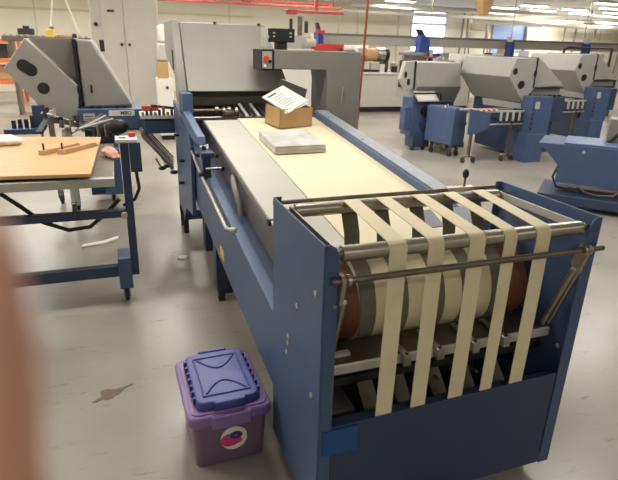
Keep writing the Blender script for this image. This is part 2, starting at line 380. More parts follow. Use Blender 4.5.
# lower right folded plates seen through the tapes
for x in (.62, .8): MB().box(x, x + .1, .5, .62, .9, .905, Matrix.Rotation(.3, 3, 'X')).build('deflector', 'rail', D)
def caster(parent, x, y, r=.03, world=True, top=.08):
    f = MB().box(x - .02, x - .015, y - .025, y + .025, r * .6, top).box(x + .015, x + .02, y - .025, y + .025, r * .6, top).box(x - .02, x + .02, y - .025, y + .025, top - .006, top).build('caster', 'steel_dk', parent, world)
    MB().cyl((x - .013, y + .01, r), (x + .013, y + .01, r), r, 20).build('wheel', 'rubber', f, world)
for x in (.09, .925 - .02):
    for y in (.09, .42): caster(D, x, y)

# ------------------------------------------------------------------ belt conveyor
C = thing('belt_conveyor', 'long inclined conveyor with wide cream belt, grey side plate and blue side beams', 'conveyor', (.5, 1.7, 0))
def zp(y): return .7347 + .109 * y
MB().prism([(.5, .275), (.5, .60), (2.95, .88), (2.95, .50), (1.4, .345)], 'x', .004, .062).build('side_beam', 'blue', C, bevel=.004)
MB().prism([(.62, zp(.62) - .16), (.62, zp(.62) + .045), (2.74, zp(2.74) + .045), (2.74, zp(2.74) - .16)], 'x', .962, 1.066).build('side_beam', 'blue', C, bevel=.006)
rc = MB().prism([(.62, zp(.62) + .045), (.62, zp(.62) + .052), (2.74, zp(2.74) + .052), (2.74, zp(2.74) + .045)], 'x', .978, 1.07).build('rail_cover', 'rail', C, bevel=.002)
for y in (1.9, 2.5): MB().cyl((1.0, y, zp(y) + .052), (1.0, y, zp(y) + .056), .008, 10).build('screw', 'steel_dk', rc)
sp = MB().prism([(.60, zp(.6) - .012), (.60, zp(.6)), (2.70, zp(2.7)), (2.70, zp(2.7) - .012)], 'x', .105, .352).build('side_plate', 'plate', C, bevel=.002)
el = MB().prism([(.92, zp(.92) - .03), (.92, zp(.92) + .002), (2.70, zp(2.7) + .002), (2.70, zp(2.7) - .03)], 'x', .096, .106).build('plate_edge', 'grey_dk', sp, bevel=.002)
MB().cyl((.094, .915, zp(.92) - .012), (.118, .915, zp(.92) - .012), .016, 14).build('end_cap', 'black', sp)
MB().prism([(.585, zp(.585) - .008), (.585, zp(.585) + .004), (2.72, zp(2.72) + .004), (2.72, zp(2.72) - .008)], 'x', .354, .960).build('belt', 'wbelt', C)
MB().prism([(.6, zp(.6) - .06), (.6, zp(.6) - .05), (2.7, zp(2.7) - .05), (2.7, zp(2.7) - .06)], 'x', .12, .96).build('belt_bed', 'dark', C)
MB().prism([(.52, .45), (.52, zp(.52) - .02), (2.6, zp(2.6) - .02), (2.6, .6)], 'x', .112, .118).build('inner_sheet', 'taupe', C)
MB().prism([(.62, .605), (.62, .61), (2.6, .838), (2.6, .833)], 'x', .062, .112).build('channel_floor', 'blue_dk', C)
MB().tube([(.09, 1.42, .68), (.085, 1.44, .76), (.075, 1.50, .82), (.085, 1.58, .845), (.1, 1.66, .85)], .018, 14).build('flexible_duct', 'grey_dk', C)
rd = MB().tube([(-.03, 2.41, .86), (-.032, 2.3, .845), (-.03, 2.1, .80), (-.03, 1.23, .70), (-.005, 1.2, .70), (.01, 1.19, .70)], .0105, 14).build('handle_rod', 'steel', C)
MB().cyl((-.016, 1.2, .70), (.008, 1.19, .70), .016, 14).build('end_knob', 'plate', rd)
for y, z in ((2.15, .88), (1.95, .84)):
    r = MB().cyl((-.01, y, z), (.13, y, z), .007, 12).build('cross_rod', 'steel', C); MB().cyl((.085, y, z), (.1, y, z), .018, 14).build('black_knob', 'black', r)
MB().box(-.02, .03, 2.0, 2.06, .76, .92).box(-.03, .05, 1.98, 2.08, .90, .93).build('clamp_bracket', 'blue_dk', C, bevel=.003)
for p in ((-.03, 2.1, .9), (.02, 2.2, .92), (-.035, 1.98, .8)): MB().ball(p, .017).build('clamp_knob', 'black', C)
lb = MB().box(.001, .004, 1.5, 1.62, .41, .47).build('warning_label', 'yellow', C)
MB().box(.1, .96, 1.95, 2.03, .0, .05).box(.06, .13, 1.93, 2.05, 0, .55).build('leg', 'blue_dk', C, bevel=.004)
MB().box(.08, .15, 2.72, 2.86, 0, .6).build('leg', 'blue_dk', C, bevel=.004)
MB().box(.9, .97, 1.93, 2.05, 0, .7).build('leg', 'blue_dk', C, bevel=.004)
MB().box(.005, .07, 1.8, 1.9, .09, .4).build('foot_bracket', 'blue_dk', C, bevel=.004)
MB().box(.02, .06, 1.83, 1.87, 0, .09).build('foot', 'rubber', C)

# ------------------------------------------------------------------ main folding machine
F = thing('folding_machine', 'large grey hooded folding machine at the head of the conveyor', 'folding machine', (.4, 3.6, 0))
hd = MB()
v = [(.036, 3.0, 1.205), (.86, 3.0, 1.205), (.72, 3.3, 1.705), (.034, 3.3, 1.705), (.036, 3.9, 1.2), (.86, 3.9, 1.2), (.72, 3.9, 1.705), (.034, 3.9, 1.705)]
vs = [hd.bm.verts.new(q) for q in v]
for f in ((0, 1, 2, 3), (4, 7, 6, 5), (3, 2, 6, 7), (0, 4, 5, 1), (1, 5, 6, 2), (0, 3, 7, 4)): hd.bm.faces.new([vs[i] for i in f])
hood = hd.build('hood', 'grey', F, bevel=.008)
MB().prism([(2.99, 1.2), (3.29, 1.72), (3.92, 1.72), (3.92, 1.45), (3.2, 1.3), (3.1, 1.06), (3.0, 1.06)], 'x', -.03, .03).build('hood_side', 'grey', F, bevel=.006)
MB().box(.66, .68, 3.28, 3.32, 1.7, 1.715).build('hood_catch', 'dark', hood); MB().box(.3, .32, 3.28, 3.32, 1.7, 1.715).build('hood_catch', 'dark', hood)
MB().box(-.035, -.025, 3.25, 3.32, 1.35, 1.5).build('side_handle', 'black', F)
MB().box(.04, .95, 3.3, 3.9, .75, 1.2).build('inner_body', 'grey_dk', F)
MB().box(.05, .94, 3.2, 3.29, 1.02, 1.06).build('cross_bar', 'taupe', F)
MB().box(.05, .94, 3.22, 3.29, 1.1, 1.15).build('cross_bar', 'taupe', F)
MB().box(.04, .95, 3.05, 3.3, 1.17, 1.2).build('hood_lip', 'dark', F)
MB().box(.05, .94, 3.10, 3.13, 1.09, 1.165).build('guard_panel', 'grey_dk', F, bevel=.004)
for y, z, r, m in ((3.16, 1.12, .035, 'dark'), (3.1, 1.05, .02, 'steel_dk'), (3.0, .99, .028, 'dark'), (2.9, 1.02, .012, 'steel')):
    MB().cyl((.03, y, z), (.95, y, z), r, 24).build('roller', m, F)
for x, m in ((.385, 'dark'), (.43, 'plate'), (.475, 'dark'), (.52, 'plate'), (.57, 'dark'), (.61, 'steel_dk'), (.66, 'dark'), (.72, 'steel_dk'), (.8, 'dark')):
    MB().prism([(2.76, 1.038), (3.06, 1.10), (3.06, 1.108), (2.76, 1.046)], 'x', x, x + .024).build('guide_rail', m, F)
for x, y in ((.28, 2.86), (.33, 2.92), (.37, 2.84), (.24, 2.95)):
    MB().cyl((x - .01, y, 1.075), (x + .01, y, 1.075), .028, 16).build('register_wheel', 'steel', F)
MB().box(.27, .36, 2.84, 2.92, 1.04, 1.075).build('guide_block', 'steel_dk', F, bevel=.006)
MB().box(-.03, .045, 2.8, 3.02, 1.05, 1.21).build('guard_box', 'blue', F, bevel=.006)
MB().prism([(3.0, 1.07), (2.75, 1.085), (2.12, 1.01), (2.10, .955), (2.4, .95), (2.95, 1.0)], 'x', -.03, .02).build('side_arm', 'blue_lt', F, bevel=.006)
MB().prism([(2.55, .36), (2.5, .88), (2.62, .98), (3.5, 1.1), (3.5, .12), (3.2, .12), (2.95, .3)], 'x', -.03, -.002).build('side_frame', 'blue', F, bevel=.004)
MB().prism([(2.95, .3), (2.7, .9), (3.5, 1.1), (3.5, .12), (3.2, .12)], 'x', .93, .96).build('side_frame', 'blue', F, bevel=.004)
MB().box(-.03, .96, 3.2, 3.5, .12, .2).build('base_frame', 'blue_dk', F)
for x in (-.01, .94): MB().box(x - .02, x + .02, 3.2, 3.26, 0, .12).build('foot', 'rubber', F); MB().box(x - .02, x + .02, 3.42, 3.48, 0, .12).build('foot', 'rubber', F)
for y, z in ((2.9, .7), (3.2, .85), (3.0, .5)): MB().cyl((-.07, y, z), (-.03, y, z), .012, 10).build('frame_knob', 'black', F)

# control column with arm
K = thing('control_column', 'grey control column with horizontal arm reaching over the conveyor', 'control column', (1.2, 2.93, 0))
MB().prism([(1.075, 0), (1.355, 0), (1.355, 1.518), (.645, 1.522), (.645, 1.386), (1.062, 1.384), (1.075, 1.3)], 'y', 2.75, 3.12).build('housing', 'grey_dk', K, bevel=.006)
e = MB().box(.545, .645, 2.74, 3.0, 1.375, 1.525).build('switch_box', 'black', K, bevel=.006)
MB().box(.552, .625, 2.736, 2.74, 1.39, 1.51).build('switch_plate', 'grey', e)
MB().cyl((.578, 2.74, 1.46), (.578, 2.71, 1.46), .02, 16).build('stop_button', 'red', e)
MB().cyl((.608, 2.74, 1.44), (.608, 2.72, 1.44), .012, 12).build('switch', 'black', e)
MB().cyl((.57, 2.74, 1.41), (.57, 2.725, 1.41), .01, 12).build('push_button', 'paper', e)
MB().cyl((1.2, 2.748, 1.12), (1.2, 2.73, 1.26), .006, 8).build('small_lever', 'grey', K)
P_ = thing('control_display', 'black control box with small white buttons on top of the grey arm', 'control box', (.7, 2.9, 1.52))
MB().box(.64, .84, 2.86, 2.95, 1.575, 1.672).build('display', 'black', P_, bevel=.006)
MB().box(.70, .78, 2.87, 2.94, 1.522, 1.575).build('mount', 'black', P_)
MB().box(.59, .63, 2.86, 2.92, 1.535, 1.672).box(.62, .645, 2.87, 2.9, 1.6, 1.62).build('side_plate', 'plate', P_, bevel=.003)
for x in (.675, .805):
    for z in (1.615, 1.64): MB().box(x - .008, x + .008, 2.855, 2.86, z - .005, z + .005).build('button', 'plate', P_)

# things lying on the belt
bt = zp(0) + .005
Bx = thing('cardboard_box', 'small open cardboard box of papers on the cream belt', 'box', (.66, 2.5, zp(2.5)), .22)
ang = math.atan(.109)
def lp(parent): pass
b = MB(); w, d, h = .275, .20, .135
z0 = zp(2.4) + .002
c0 = Vector((.655, 2.5))
def rb(mb, x0, x1, y0, y1, zz0, zz1):
    Rm = Matrix.Rotation(ang, 3, 'X')
    mb.box(x0, x1, y0, y1, zz0, zz1)
    return mb
b = MB(); t_ = .006
b.box(-w / 2, w / 2, -d / 2, d / 2, 0, t_).box(-w / 2, w / 2, -d / 2, -d / 2 + t_, 0, h).box(-w / 2, w / 2, d / 2 - t_, d / 2, 0, h).box(-w / 2, -w / 2 + t_, -d / 2, d / 2, 0, h).box(w / 2 - t_, w / 2, -d / 2, d / 2, 0, h)
Bx.rotation_euler = (ang, 0, .27); Bx.location = (.68, 2.50, zp(2.5) + .008)
b2 = b.build('carton', 'card', Bx, False)
def loose(name, label, cat, loc, rot, mb, m, extra=None, group=None, bevel=0):
    o = thing(name, label, cat, loc, 0, group); o.rotation_euler = rot
    a = mb.build('body' if extra else name, m, o, False, bevel=bevel)
    return o, a
pr = thing('paper_sheets', 'white printed sheets sticking out of the cardboard box', 'papers', (.655, 2.49, 1.195)); pr.rotation_euler = (.5, 0.06, 0)
RZ = Matrix.Rotation(.72, 3, 'Z'); O0 = (0, 0, 0)
MB().box(-.125, .125, -.115, .115, -.004, .004, RZ, O0).box(-.12, .125, -.12, .11, -.012, -.006, Matrix.Rotation(.6, 3, 'Z'), O0).build('sheets', 'paper', pr, False)
g = MB()
for k in range(6): g.box(-.09, .04 - .012 * (k % 3), .05 - k * .022, .054 - k * .022, .004, .0046, RZ, O0)
g.box(-.10, .0, .078, .092, .004, .0046, RZ, O0)
g.build('printed_lines', 'ink', pr, False)
nb = thing('black_binder', 'dark grey binder leaning behind the white papers in the box', 'binder', (.755, 2.645, 1.205)); nb.rotation_euler = (1.1, .35, -.15)
MB().box(-.12, .10, -.09, .09, -.008, .008).build('cover', 'rubber', nb, False, bevel=.006)
MB().box(-.11, .095, -.085, .092, -.005, .005).build('pages', 'paper', nb, False)
pk = thing('print_stack', 'shrink-wrapped stack of printed sheets on the cream belt', 'paper stack', (.545, 1.985, zp(1.985) + .006)); pk.rotation_euler = (ang, 0, .03)
MB().box(-.17, .16, -.18, .17, 0, .048).build('sheets', 'print', pk, False, bevel=.006)
MB().box(-.172, .162, -.182, .172, .012, .026).build('cover_band', 'plate', pk, False, bevel=.004)
MB().box(-.17, .16, -.18, .17, .048, .051).build('top_sheet', 'print', pk, False)

# ------------------------------------------------------------------ purple bin
B = thing('storage_bin', 'purple plastic storage bin with blue lid beside the blue delivery unit', 'storage bin', (-.187, .615, 0), .02)
def rr(x0, x1, y0, y1, r, n=5):
    o = []
    for cx, cy, a in ((x1 - r, y1 - r, 0), (x0 + r, y1 - r, 90), (x0 + r, y0 + r, 180), (x1 - r, y0 + r, 270)):
        o += [(cx + r * math.cos(math.radians(a + 90 * i / n)), cy + r * math.sin(math.radians(a + 90 * i / n))) for i in range(n + 1)]
    return o
MB().prism(rr(-.135, .135, -.165, .165, .03), 'z', 0, .23, rr(-.148, .148, -.185, .185, .03)).build('body', 'purple_body', B, False, bevel=.006)
ri = MB().prism(rr(-.16, .16, -.205, .205, .035), 'z', .215, .262).build('rim', 'purple', B, False, bevel=.01, seg=3)
MB().prism(rr(-.145, .145, -.19, .19, .03), 'z', .255, .268).build('inner_rim', 'purple', B, False, bevel=.003)
MB().box(-.075, .075, -.215, -.198, .205, .262).build('clip', 'purple', ri, False, bevel=.006)
MB().box(-.075, .075, .198, .212, .21, .262).build('clip', 'purple', ri, False, bevel=.006)
li = MB().prism(rr(-.125, .125, -.175, .178, .03), 'z', .268, .30, rr(-.118, .118, -.168, .172, .03)).build('lid', 'bluelid', B, False, bevel=.006, seg=3)
q = MB()
for a, bb in (((-.09, -.13), (.09, -.13)), ((-.09, .13), (.09, .13)), ((-.09, -.13), (-.09, .13)), ((.09, -.13), (.09, .13))):
    q.tube([(a[0], a[1], .301), (bb[0], bb[1], .301)], .004, 8)
for s in (1, -1): q.tube([(-.075 + .15 * i / 10, s * (.115 - .07 * math.sin(PI * i / 10)), .301) for i in range(11)], .004, 8)
q.build('lid_ribs', 'bluelid', li, False)
for x in (-.122, .122):
    for kk in range(7): MB().box(x - .008, x + .008, -.13 + .042 * kk, -.115 + .042 * kk, .272, .298).build('lid_notch', 'navy', li, False, bevel=.002)
for ya, yb in ((-.19, -.165), (.168, .19)): MB().box(-.06, .06, ya, yb, .272, .305).build('lid_clip', 'bluelid', li, False, bevel=.006)
st = MB().cyl((.01, -.1795, .125), (.01, -.184, .125), .052, 32).build('sticker', 'paper', B, False)
def disc(n_, m, x, z, rx, rz, y0, y1): MB().prism([(x + rx * math.cos(2 * PI * i / 24), z + rz * math.sin(2 * PI * i / 24)) for i in range(24)], 'y', y0, y1).build(n_, m, st, False)
disc('pink_blob', 'pink', -.004, .120, .040, .030, -.1848, -.183); disc('blue_blob', 'navy', .018, .138, .025, .018, -.1854, -.183); disc('red_spot', 'red', .016, .139, .009, .006, -.186, -.183); disc('pink_tail', 'pink', .022, .112, .02, .014, -.1852, -.183)

# ------------------------------------------------------------------ worktable on the left
T = thing('work_table', 'blue framed wheeled worktable holding a plywood board at the left edge', 'table', (-.9, 2.3, 0))
MB().box(-1.7, -.535, 1.98, 3.1, .79, .815).build('steel_top', 'steel', T, bevel=.003)
MB().box(-1.7, -.535, 1.94, 1.985, .765, .815).build('front_rail', 'plate', T, bevel=.003)
MB().prism([(-.49, .19), (-.445, .19), (-.44, 1.0), (-.488, 1.0)], 'y', 1.97, 2.03).build('post', 'blue_dk', T, bevel=.003)
MB().box(-.565, -.488, 1.93, 2.12, .12, .32).build('foot_block', 'blue', T, bevel=.003)
MB().box(-2.2, -.565, 1.98, 2.03, .185, .255).build('lower_beam', 'blue_dk', T, bevel=.003)
MB().box(-2.2, -.47, 1.98, 2.03, .565, .61).build('middle_beam', 'blue_dk', T, bevel=.003)
MB().cyl((-.5, 1.97, .585), (-.5, 1.94, .585), .018, 12).build('beam_knob', 'plate', T)
MB().box(-2.2, -2.13, 1.96, 2.04, .1, .8).build('post', 'blue_dk', T)
MB().box(-.62, -.57, 2.0, 3.1, .74, .79).build('side_rail', 'blue_dk', T)
MB().box(-1.67, -1.6, 2.98, 3.05, .12, .79).build('post', 'blue_dk', T)
for x, y in ((-.53, 2.03), (-2.16, 2.0), (-1.635, 3.02)): caster(T, x, y, .045, top=.122)
cb = MB().box(-.438, -.375, 1.96, 2.10, .84, 1.01).build('control_box', 'blue_dk', T, bevel=.003)
tp = MB().box(-.51, -.39, 1.96, 2.10, 1.01, 1.03).build('control_plate', 'white', cb, bevel=.003)
MB().cyl((-.415, 2.05, 1.03), (-.415, 2.05, 1.055), .02, 16).build('stop_button', 'red', tp)
MB().box(-.49, -.45, 2.0, 2.03, 1.03, 1.034).build('display', 'ink', tp)
MB().tube([(-.41, 2.05, .84), (-.40, 2.05, .72), (-.43, 2.03, .66), (-.5, 2.05, .62)], .01, 8).build('cable', 'rubber', T)
MB().tube([(-1.19, 2.05, .78), (-1.05, 2.05, .65), (-.95, 2.05, .55), (-.82, 2.05, .49), (-.7, 2.05, .50), (-.6, 2.05, .58), (-.52, 2.05, .66)], .012, 10).build('hanging_cable', 'rubber', T)
MB().tube([(-1.3, 2.05, .7), (-1.22, 2.04, .74), (-1.17, 2.05, .78)], .012, 10).build('cable_end', 'rubber', T)
one('plywood_board', 'light plywood board lying on the blue worktable', 'board', MB().prism([(-1.75, 2.0), (-1.13, 1.965), (-.655, 1.925), (-.622, 3.2), (-1.75, 3.42)], 'z', .832, .852), 'wood', bevel=.002)
one('board_batten', 'timber batten under the plywood board on the worktable', 'batten', MB().box(-1.7, -.68, 2.1, 2.2, .815, .832), 'woodedge')
one('board_batten', 'timber batten under the far end of the plywood board', 'batten', MB().box(-1.7, -.68, 2.9, 3.0, .815, .832), 'woodedge')
for i, (x, y) in enumerate(((-.95, 2.56), (-.84, 2.56))):
    t = thing('wooden_wedge', ['left wooden wedge with a dark pin lying on the plywood', 'right wooden wedge with a dark pin, nearer the board edge'][i], 'wedge', (x, y, .852), -.62, 'wooden wedges on the plywood board')
    MB().prism([(-.026, -.03), (.026, -.03), (.022, .33), (.016, .33)], 'z', 0, .028, [(-.024, -.03), (.024, -.03), (.022, .30), (.016, .30)]).build('wedge_body', 'card', t, False, bevel=.002)
    MB().cyl((-.006, .0, .028), (-.006, .0, .07), .006, 10).build('pin', 'dark', t, False)
pt = thing('paper_bundle', 'crumpled white paper bundle at the far left edge of the plywood', 'paper bundle', (-1.32, 3.0, .852))
b = MB().ball((-1.3, 3.0, .885), .1, (1.5, .9, .33)).ball((-1.22, 2.95, .88), .06, (1.6, 1, .45)).ball((-1.42, 3.02, .885), .07, (1.2, 1, .45))
for v_ in b.bm.verts: v_.co += Vector((random.uniform(-.008, .008), random.uniform(-.008, .008), random.uniform(-.004, .006)))
b.build('crumpled_sheet', 'paper', pt)
cr = thing('crumpled_rag', 'pinkish rag lying on the table beside the plywood edge', 'rag', (-.56, 2.6, .815))
b = MB().ball((-.565, 2.62, .845), .05, (1, 1.3, .6)).ball((-.54, 2.54, .84), .04, (1, 1.3, .6)).ball((-.52, 2.5, .83), .03, (1, 1.3, .5))
for v_ in b.bm.verts: v_.co += Vector((random.uniform(-.006, .006), random.uniform(-.006, .006), random.uniform(-.004, .006)))
b.build('cloth', 'skin', cr)

# ------------------------------------------------------------------ left folding unit
Lf = thing('folding_unit', 'grey hooded folding unit with two dark openings behind the plywood table', 'folding machine', (-.8, 4.6, 0))
pl = MB().prism([(-1.175, 1.56), (-1.375, 1.305), (-1.10, .945), (-.84, .80), (-.795, 1.16)], 'y', 4.15, 4.36).build('hood_end', 'grey', Lf, bevel=.006)
def hole(parent, x, y, z, rx, rz, a, m='black', world=True):
    pts = []
    for i in range(28):
        th = 2 * PI * i / 28
        px, pz = rx * math.cos(th), rz * math.sin(th)
        if rx > rz * 1.3: px = math.copysign(rx - rz, math.cos(th)) + rz * math.cos(th)
        pts.append((x + px * math.cos(a) - pz * math.sin(a), z + px * math.sin(a) + pz * math.cos(a)))
    return MB().prism(pts, 'y', y - .004, y + .01).build('opening', m, parent, world)
hole(pl, -1.19, 4.15, 1.315, .085, .052, -.62); hole(pl, -1.083, 4.15, 1.143, .05, .05, 0)
MB().prism([(-1.175, 1.56), (-.79, 1.57), (-.81, .80), (-.84, .80), (-1.10, .945), (-1.36, 1.305)], 'y', 4.36, 5.0).build('hood_body', 'grey_dk', Lf, bevel=.004)
MB().box(-.81, -.78, 4.2, 4.98, .8, 1.56).build('hood_seam', 'black', Lf)
h2 = MB().prism([(-.775, 1.565), (-.645, 1.56), (-.335, .975), (-.775, .965)], 'y', 4.22, 4.95).build('back_hood', 'grey', Lf, bevel=.02)
for x, p in ((-.80, pl), (-.69, h2)): MB().box(x - .008, x + .008, 4.13 if p is pl else 4.2, 4.16 if p is pl else 4.22, 1.10, 1.17).build('handle', 'black', p, bevel=.003)
MB().box(-.58, -.54, 4.25, 4.3, 1.46, 1.56).build('lid_switch', 'dark', h2)
MB().box(-.82, -.35, 4.15, 4.2, .955, .975).build('hinge_strip', 'black', Lf)
for x in (-.72, -.66, -.5, -.44): MB().box(x, x + .04, 4.13, 4.16, .95, .985).build('hinge', 'black', Lf)
bs = MB().box(-.82, -.265, 4.05, 4.9, .79, .965).build('base_cabinet', 'blue', Lf, bevel=.004)
np = MB().box(-.56, -.335, 4.045, 4.05, .905, .955).build('name_plate', 'white', bs)
lettering('MBO', .045, 'ink', np, (-.41, 4.043, .93), FRONT)
ip = MB().box(-.78, -.68, 4.045, 4.05, .81, .93).build('rating_plate', 'plate', bs)
g = MB()
for k in range(4): g.box(-.77, -.70 - .01 * (k % 2), 4.043, 4.045, .90 - k * .022, .907 - k * .022)
g.build('small_print', 'ink', ip)
MB().cyl((-.62, 4.05, .88), (-.62, 4.03, .88), .012, 12).build('cabinet_knob', 'steel', bs)
MB().box(-.27, .02, 3.62, 3.9, .80, .93).build('bridge_beam', 'blue_dk', Lf, bevel=.004)
MB().box(-.30, .02, 3.6, 3.95, .93, .955).build('bridge_plate', 'plate', Lf)
for k in range(9):
    x = -.28 + .035 * k
    MB().cyl((x, 3.62, .955), (x, 3.62, .985 + .02 * (k % 3)), .012, 10).build('bridge_roller', ['steel', 'dark', 'steel_dk'][k % 3], Lf)
MB().box(-.28, -.14, 3.7, 3.76, .985, 1.03).build('bridge_guide', 'red', Lf, bevel=.01)
MB().cyl((-.2, 3.7, 1.03), (0, 3.75, 1.0), .012, 10).build('bridge_rod', 'dark', Lf)
MB().box(-.8, -.54, 4.3, 4.85, .1, .79).build('lower_body', 'blue_dk', Lf, bevel=.004)
MB().box(-.95, -.9, 4.1, 4.15, .06, .8).build('leg', 'plate', Lf); MB().box(-1.12, -1.07, 4.4, 4.45, .06, .9).build('leg', 'steel', Lf)
MB().box(-.66, -.50, 3.9, 4.3, .2, .62).build('motor_box', 'blue', Lf, bevel=.004)
MB().cyl((-1.13, 4.0, .26), (-1.13, 4.0, .30), .045, 16).build('levelling_foot', 'black', Lf); MB().cyl((-1.13, 4.0, .28), (-1.13, 4.0, .8), .012, 10).build('levelling_rod', 'steel', Lf)
MB().cyl((-.95, 4.0, .12), (-.95, 4.0, .8), .022, 12).build('leg_tube', 'plate', Lf)
for x, y in ((-.95, 4.0), (-.925, 4.15), (-.6, 4.4), (-.6, 4.8), (-1.09, 4.42)): caster(Lf, x, y, .05, top=.12 if x > -.94 else .13)
MB().box(-1.2, -1.1, 4.1, 4.2, .8, 1.0).build('upright', 'blue_dk', Lf, bevel=.004)
MB().box(-1.42, -1.12, 3.95, 4.3, .77, .815).build('delivery_tray', 'blue_dk', Lf, bevel=.004)
for x, z in ((-1.3, .84), (-1.2, .87), (-1.25, .84), (-1.35, .83)): MB().cyl((x, 4.05, .815), (x, 4.05, z + .05), .018, 10).build('tray_knob', 'black', Lf)
MB().prism([(-1.17, .80), (-1.06, .95), (-1.03, .94), (-1.12, .80)], 'y', 3.9, 4.1).build('deflector', 'rail', Lf)
rnd = random.Random(3)
for k in range(16):
    x = rnd.uniform(-1.08, -.78); y = rnd.uniform(3.85, 4.12); z = .93 - .38 * (x + 1.08) * .9 + rnd.uniform(-.05, .03)
    MB().cyl((x, y, z - .03), (x + rnd.uniform(-.02, .02), y, z + .03), rnd.uniform(.012, .022), 12).build('adjuster', ['steel', 'dark', 'steel_dk', 'plate'][k % 4], Lf)
for k in range(5): MB().cyl((-1.1 + .04 * k, 3.9 + .05 * k, .96 - .03 * k), (-.85 + .03 * k, 4.0 + .02 * k, .86 - .02 * k), .012, 10).build('guide_rod', ['steel', 'dark'][k % 2], Lf)
for k in range(4): MB().cyl((-.86 + .02 * k, 3.55, .83 + .012 * k), (-.62 + .03 * k, 4.0, .93 - .015 * k), .009, 10).build('feed_rod', ['steel_dk', 'plate'][k % 2], Lf)
for k in range(7): MB().cyl((-.68 + .03 * k, 3.55, .8), (-.68 + .03 * k, 3.55, .88 + .02 * (k % 2)), .014, 10).build('feed_knob', ['dark', 'steel'][k % 2], Lf)
MB().box(-.70, -.45, 3.5, 3.6, .77, .80).build('feed_bar', 'dark', Lf)
MB().ball((-.50, 3.45, .89), .08, (1.2, .7, .8)).build('black_cover', 'black', Lf)
# sloping delivery rack with rubber feet
rk = thing('delivery_rack', 'sloping grey delivery rack with rubber tips between the table and the main machine', 'rack', (-.2, 3.6, .5))
for k in range(5):
    a = -.31 + .012 * k
    MB().tube([(a, 3.43 + .12 * k, .825), (a + .24, 3.42 + .12 * k, .53)], .007, 8).build('rack_rod', 'steel_dk', rk)
MB().prism([(-.31, .80), (-.29, .81), (-.06, .53), (-.08, .52)], 'y', 3.42, 3.95).build('rack_plate', 'taupe', rk)
for x, z, y in ((-.06, .475, 3.5), (-.155, .505, 3.55), (-.10, .5, 3.66)):
    MB().tube([(x - .05, y, z + .09), (x - .015, y, z + .02)], .008, 8).build('rack_leg', 'steel', rk); MB().ball((x, y, z), .026, (1.4, 1, .7)).build('rubber_tip', 'black', rk)

# ------------------------------------------------------------------ folding units on the right
def fold_unit(name, label, loc, rz, L, group=None, full=True):
    t = thing(name, label, 'folding machine', loc, rz, group)
    def B(mb, n_, m, p=None, bevel=.004): return mb.build(n_, m, p or t, False, bevel=bevel)
    hood = B(MB().prism([(-.2, 1.47), (.16, 1.476), (.215, 1.07), (.02, .84), (-.29, 1.21)], 'y', 0, L), 'hood', 'grey', bevel=.008)
    hole(hood, -.195, 0, 1.285, .04, .045, 0, world=False); hole(hood, -.055, 0, 1.10, .062, .055, .5, world=False)
    B(MB().box(.165, .185, -.01, L, 1.06, 1.485), 'hood_seam', 'black')
    MB().box(.15, .17, -.03, 0, 1.22, 1.3).build('handle', 'black', hood, False)
    B(MB().prism([(.19, 1.475), (.26, 1.47), (.78, 1.085), (.19, 1.06)], 'y', .03, L), 'back_hood', 'grey', bevel=.008)
    B(MB().box(.19, .77, .02, L, 1.045, 1.065), 'hood_edge', 'black')
    B(MB().box(.2, .74, .05, L, .92, 1.045), 'body_panel', 'grey_dk')
    B(MB().box(.06, .8, -.02, L, .55, .92), 'body', 'blue_dk')
    B(MB().box(-.02, .28, -.28, .1, .0, .42), 'base_pedestal', 'blue')
    B(MB().box(.1, .75, .1, L - .1, .06, .55), 'base', 'blue_dk')
    s = B(MB().box(.0, .36, -.24, -.02, .4, .95), 'side_housing', 'blue')
    MB().box(.05, .13, -.245, -.24, .78, .88).build('rating_plate', 'plate', s, False)
    for k in range(5): MB().cyl((.02, -.255, .5 + .07 * k), (.02, -.235, .5 + .07 * k), .016, 10).build('side_knob', 'dark', s, False)
    for k in range(6): B(MB().box(.2 + .09 * k, .25 + .09 * k, -.03, .0, .93, .96), 'hinge', 'black')
    B(MB().prism([(-.75, .93), (-.05, .84), (-.03, .76), (-.72, .83)], 'y', -.06, -.05), 'flap', 'grey')
    B(MB().box(-.9, .06, -.1, -.06, .72, .745), 'front_bar', 'plate')
    B(MB().box(-.9, .06, .2, .24, .72, .745), 'back_bar', 'plate')
    B(MB().box(-.86, 0, -.05, .22, .705, .715), 'table_bed', 'dark')
    B(MB().box(-.9, 0, -.1, -.07, .54, .56), 'lower_bar', 'plate')
    for k in range(4):
        B(MB().cyl((-.42 + .11 * k, -.11, .6), (-.42 + .11 * k, -.11, .72), .018, 10), 'adjuster', 'plate')
        B(MB().cyl((-.42 + .11 * k, -.12, .57), (-.42 + .11 * k, -.12, .60), .028, 10), 'adjuster_knob', 'dark')
    for k in range(10): B(MB().box(-.92 + .045 * k, -.90 + .045 * k, -.12, -.02, .745, .765), 'guide_strip', ['red', 'paper'][k % 2], bevel=0)
    B(MB().prism([(-.97, .78), (-.62, .72), (-.62, .5), (-.85, .42), (-.97, .42)], 'y', -.13, -.1), 'skirt', 'blue')
    for x in (-.88, -.2):
        B(MB().box(x - .02, x + .02, -.1, -.06, .08, .72), 'leg', 'steel_dk')
        B(MB().box(x - .12, x + .12, -.1, -.06, .08, .11), 'foot_bar', 'steel')
        for dx in (-.09, .09):
            f = MB().cyl((x + dx - .015, -.08, .04), (x + dx + .015, -.08, .04), .04, 16).build('wheel', 'rubber', t, False)
    return t
fold_unit('folding_unit', 'middle grey hooded folding unit on the right with two round openings in its end', (5.19, 5.3, 0), 0, 1.22)
fold_unit('folding_unit', 'rightmost grey hooded folding unit cut by the right edge of view', (7.08, 6.0, .07), .06, 1.1)
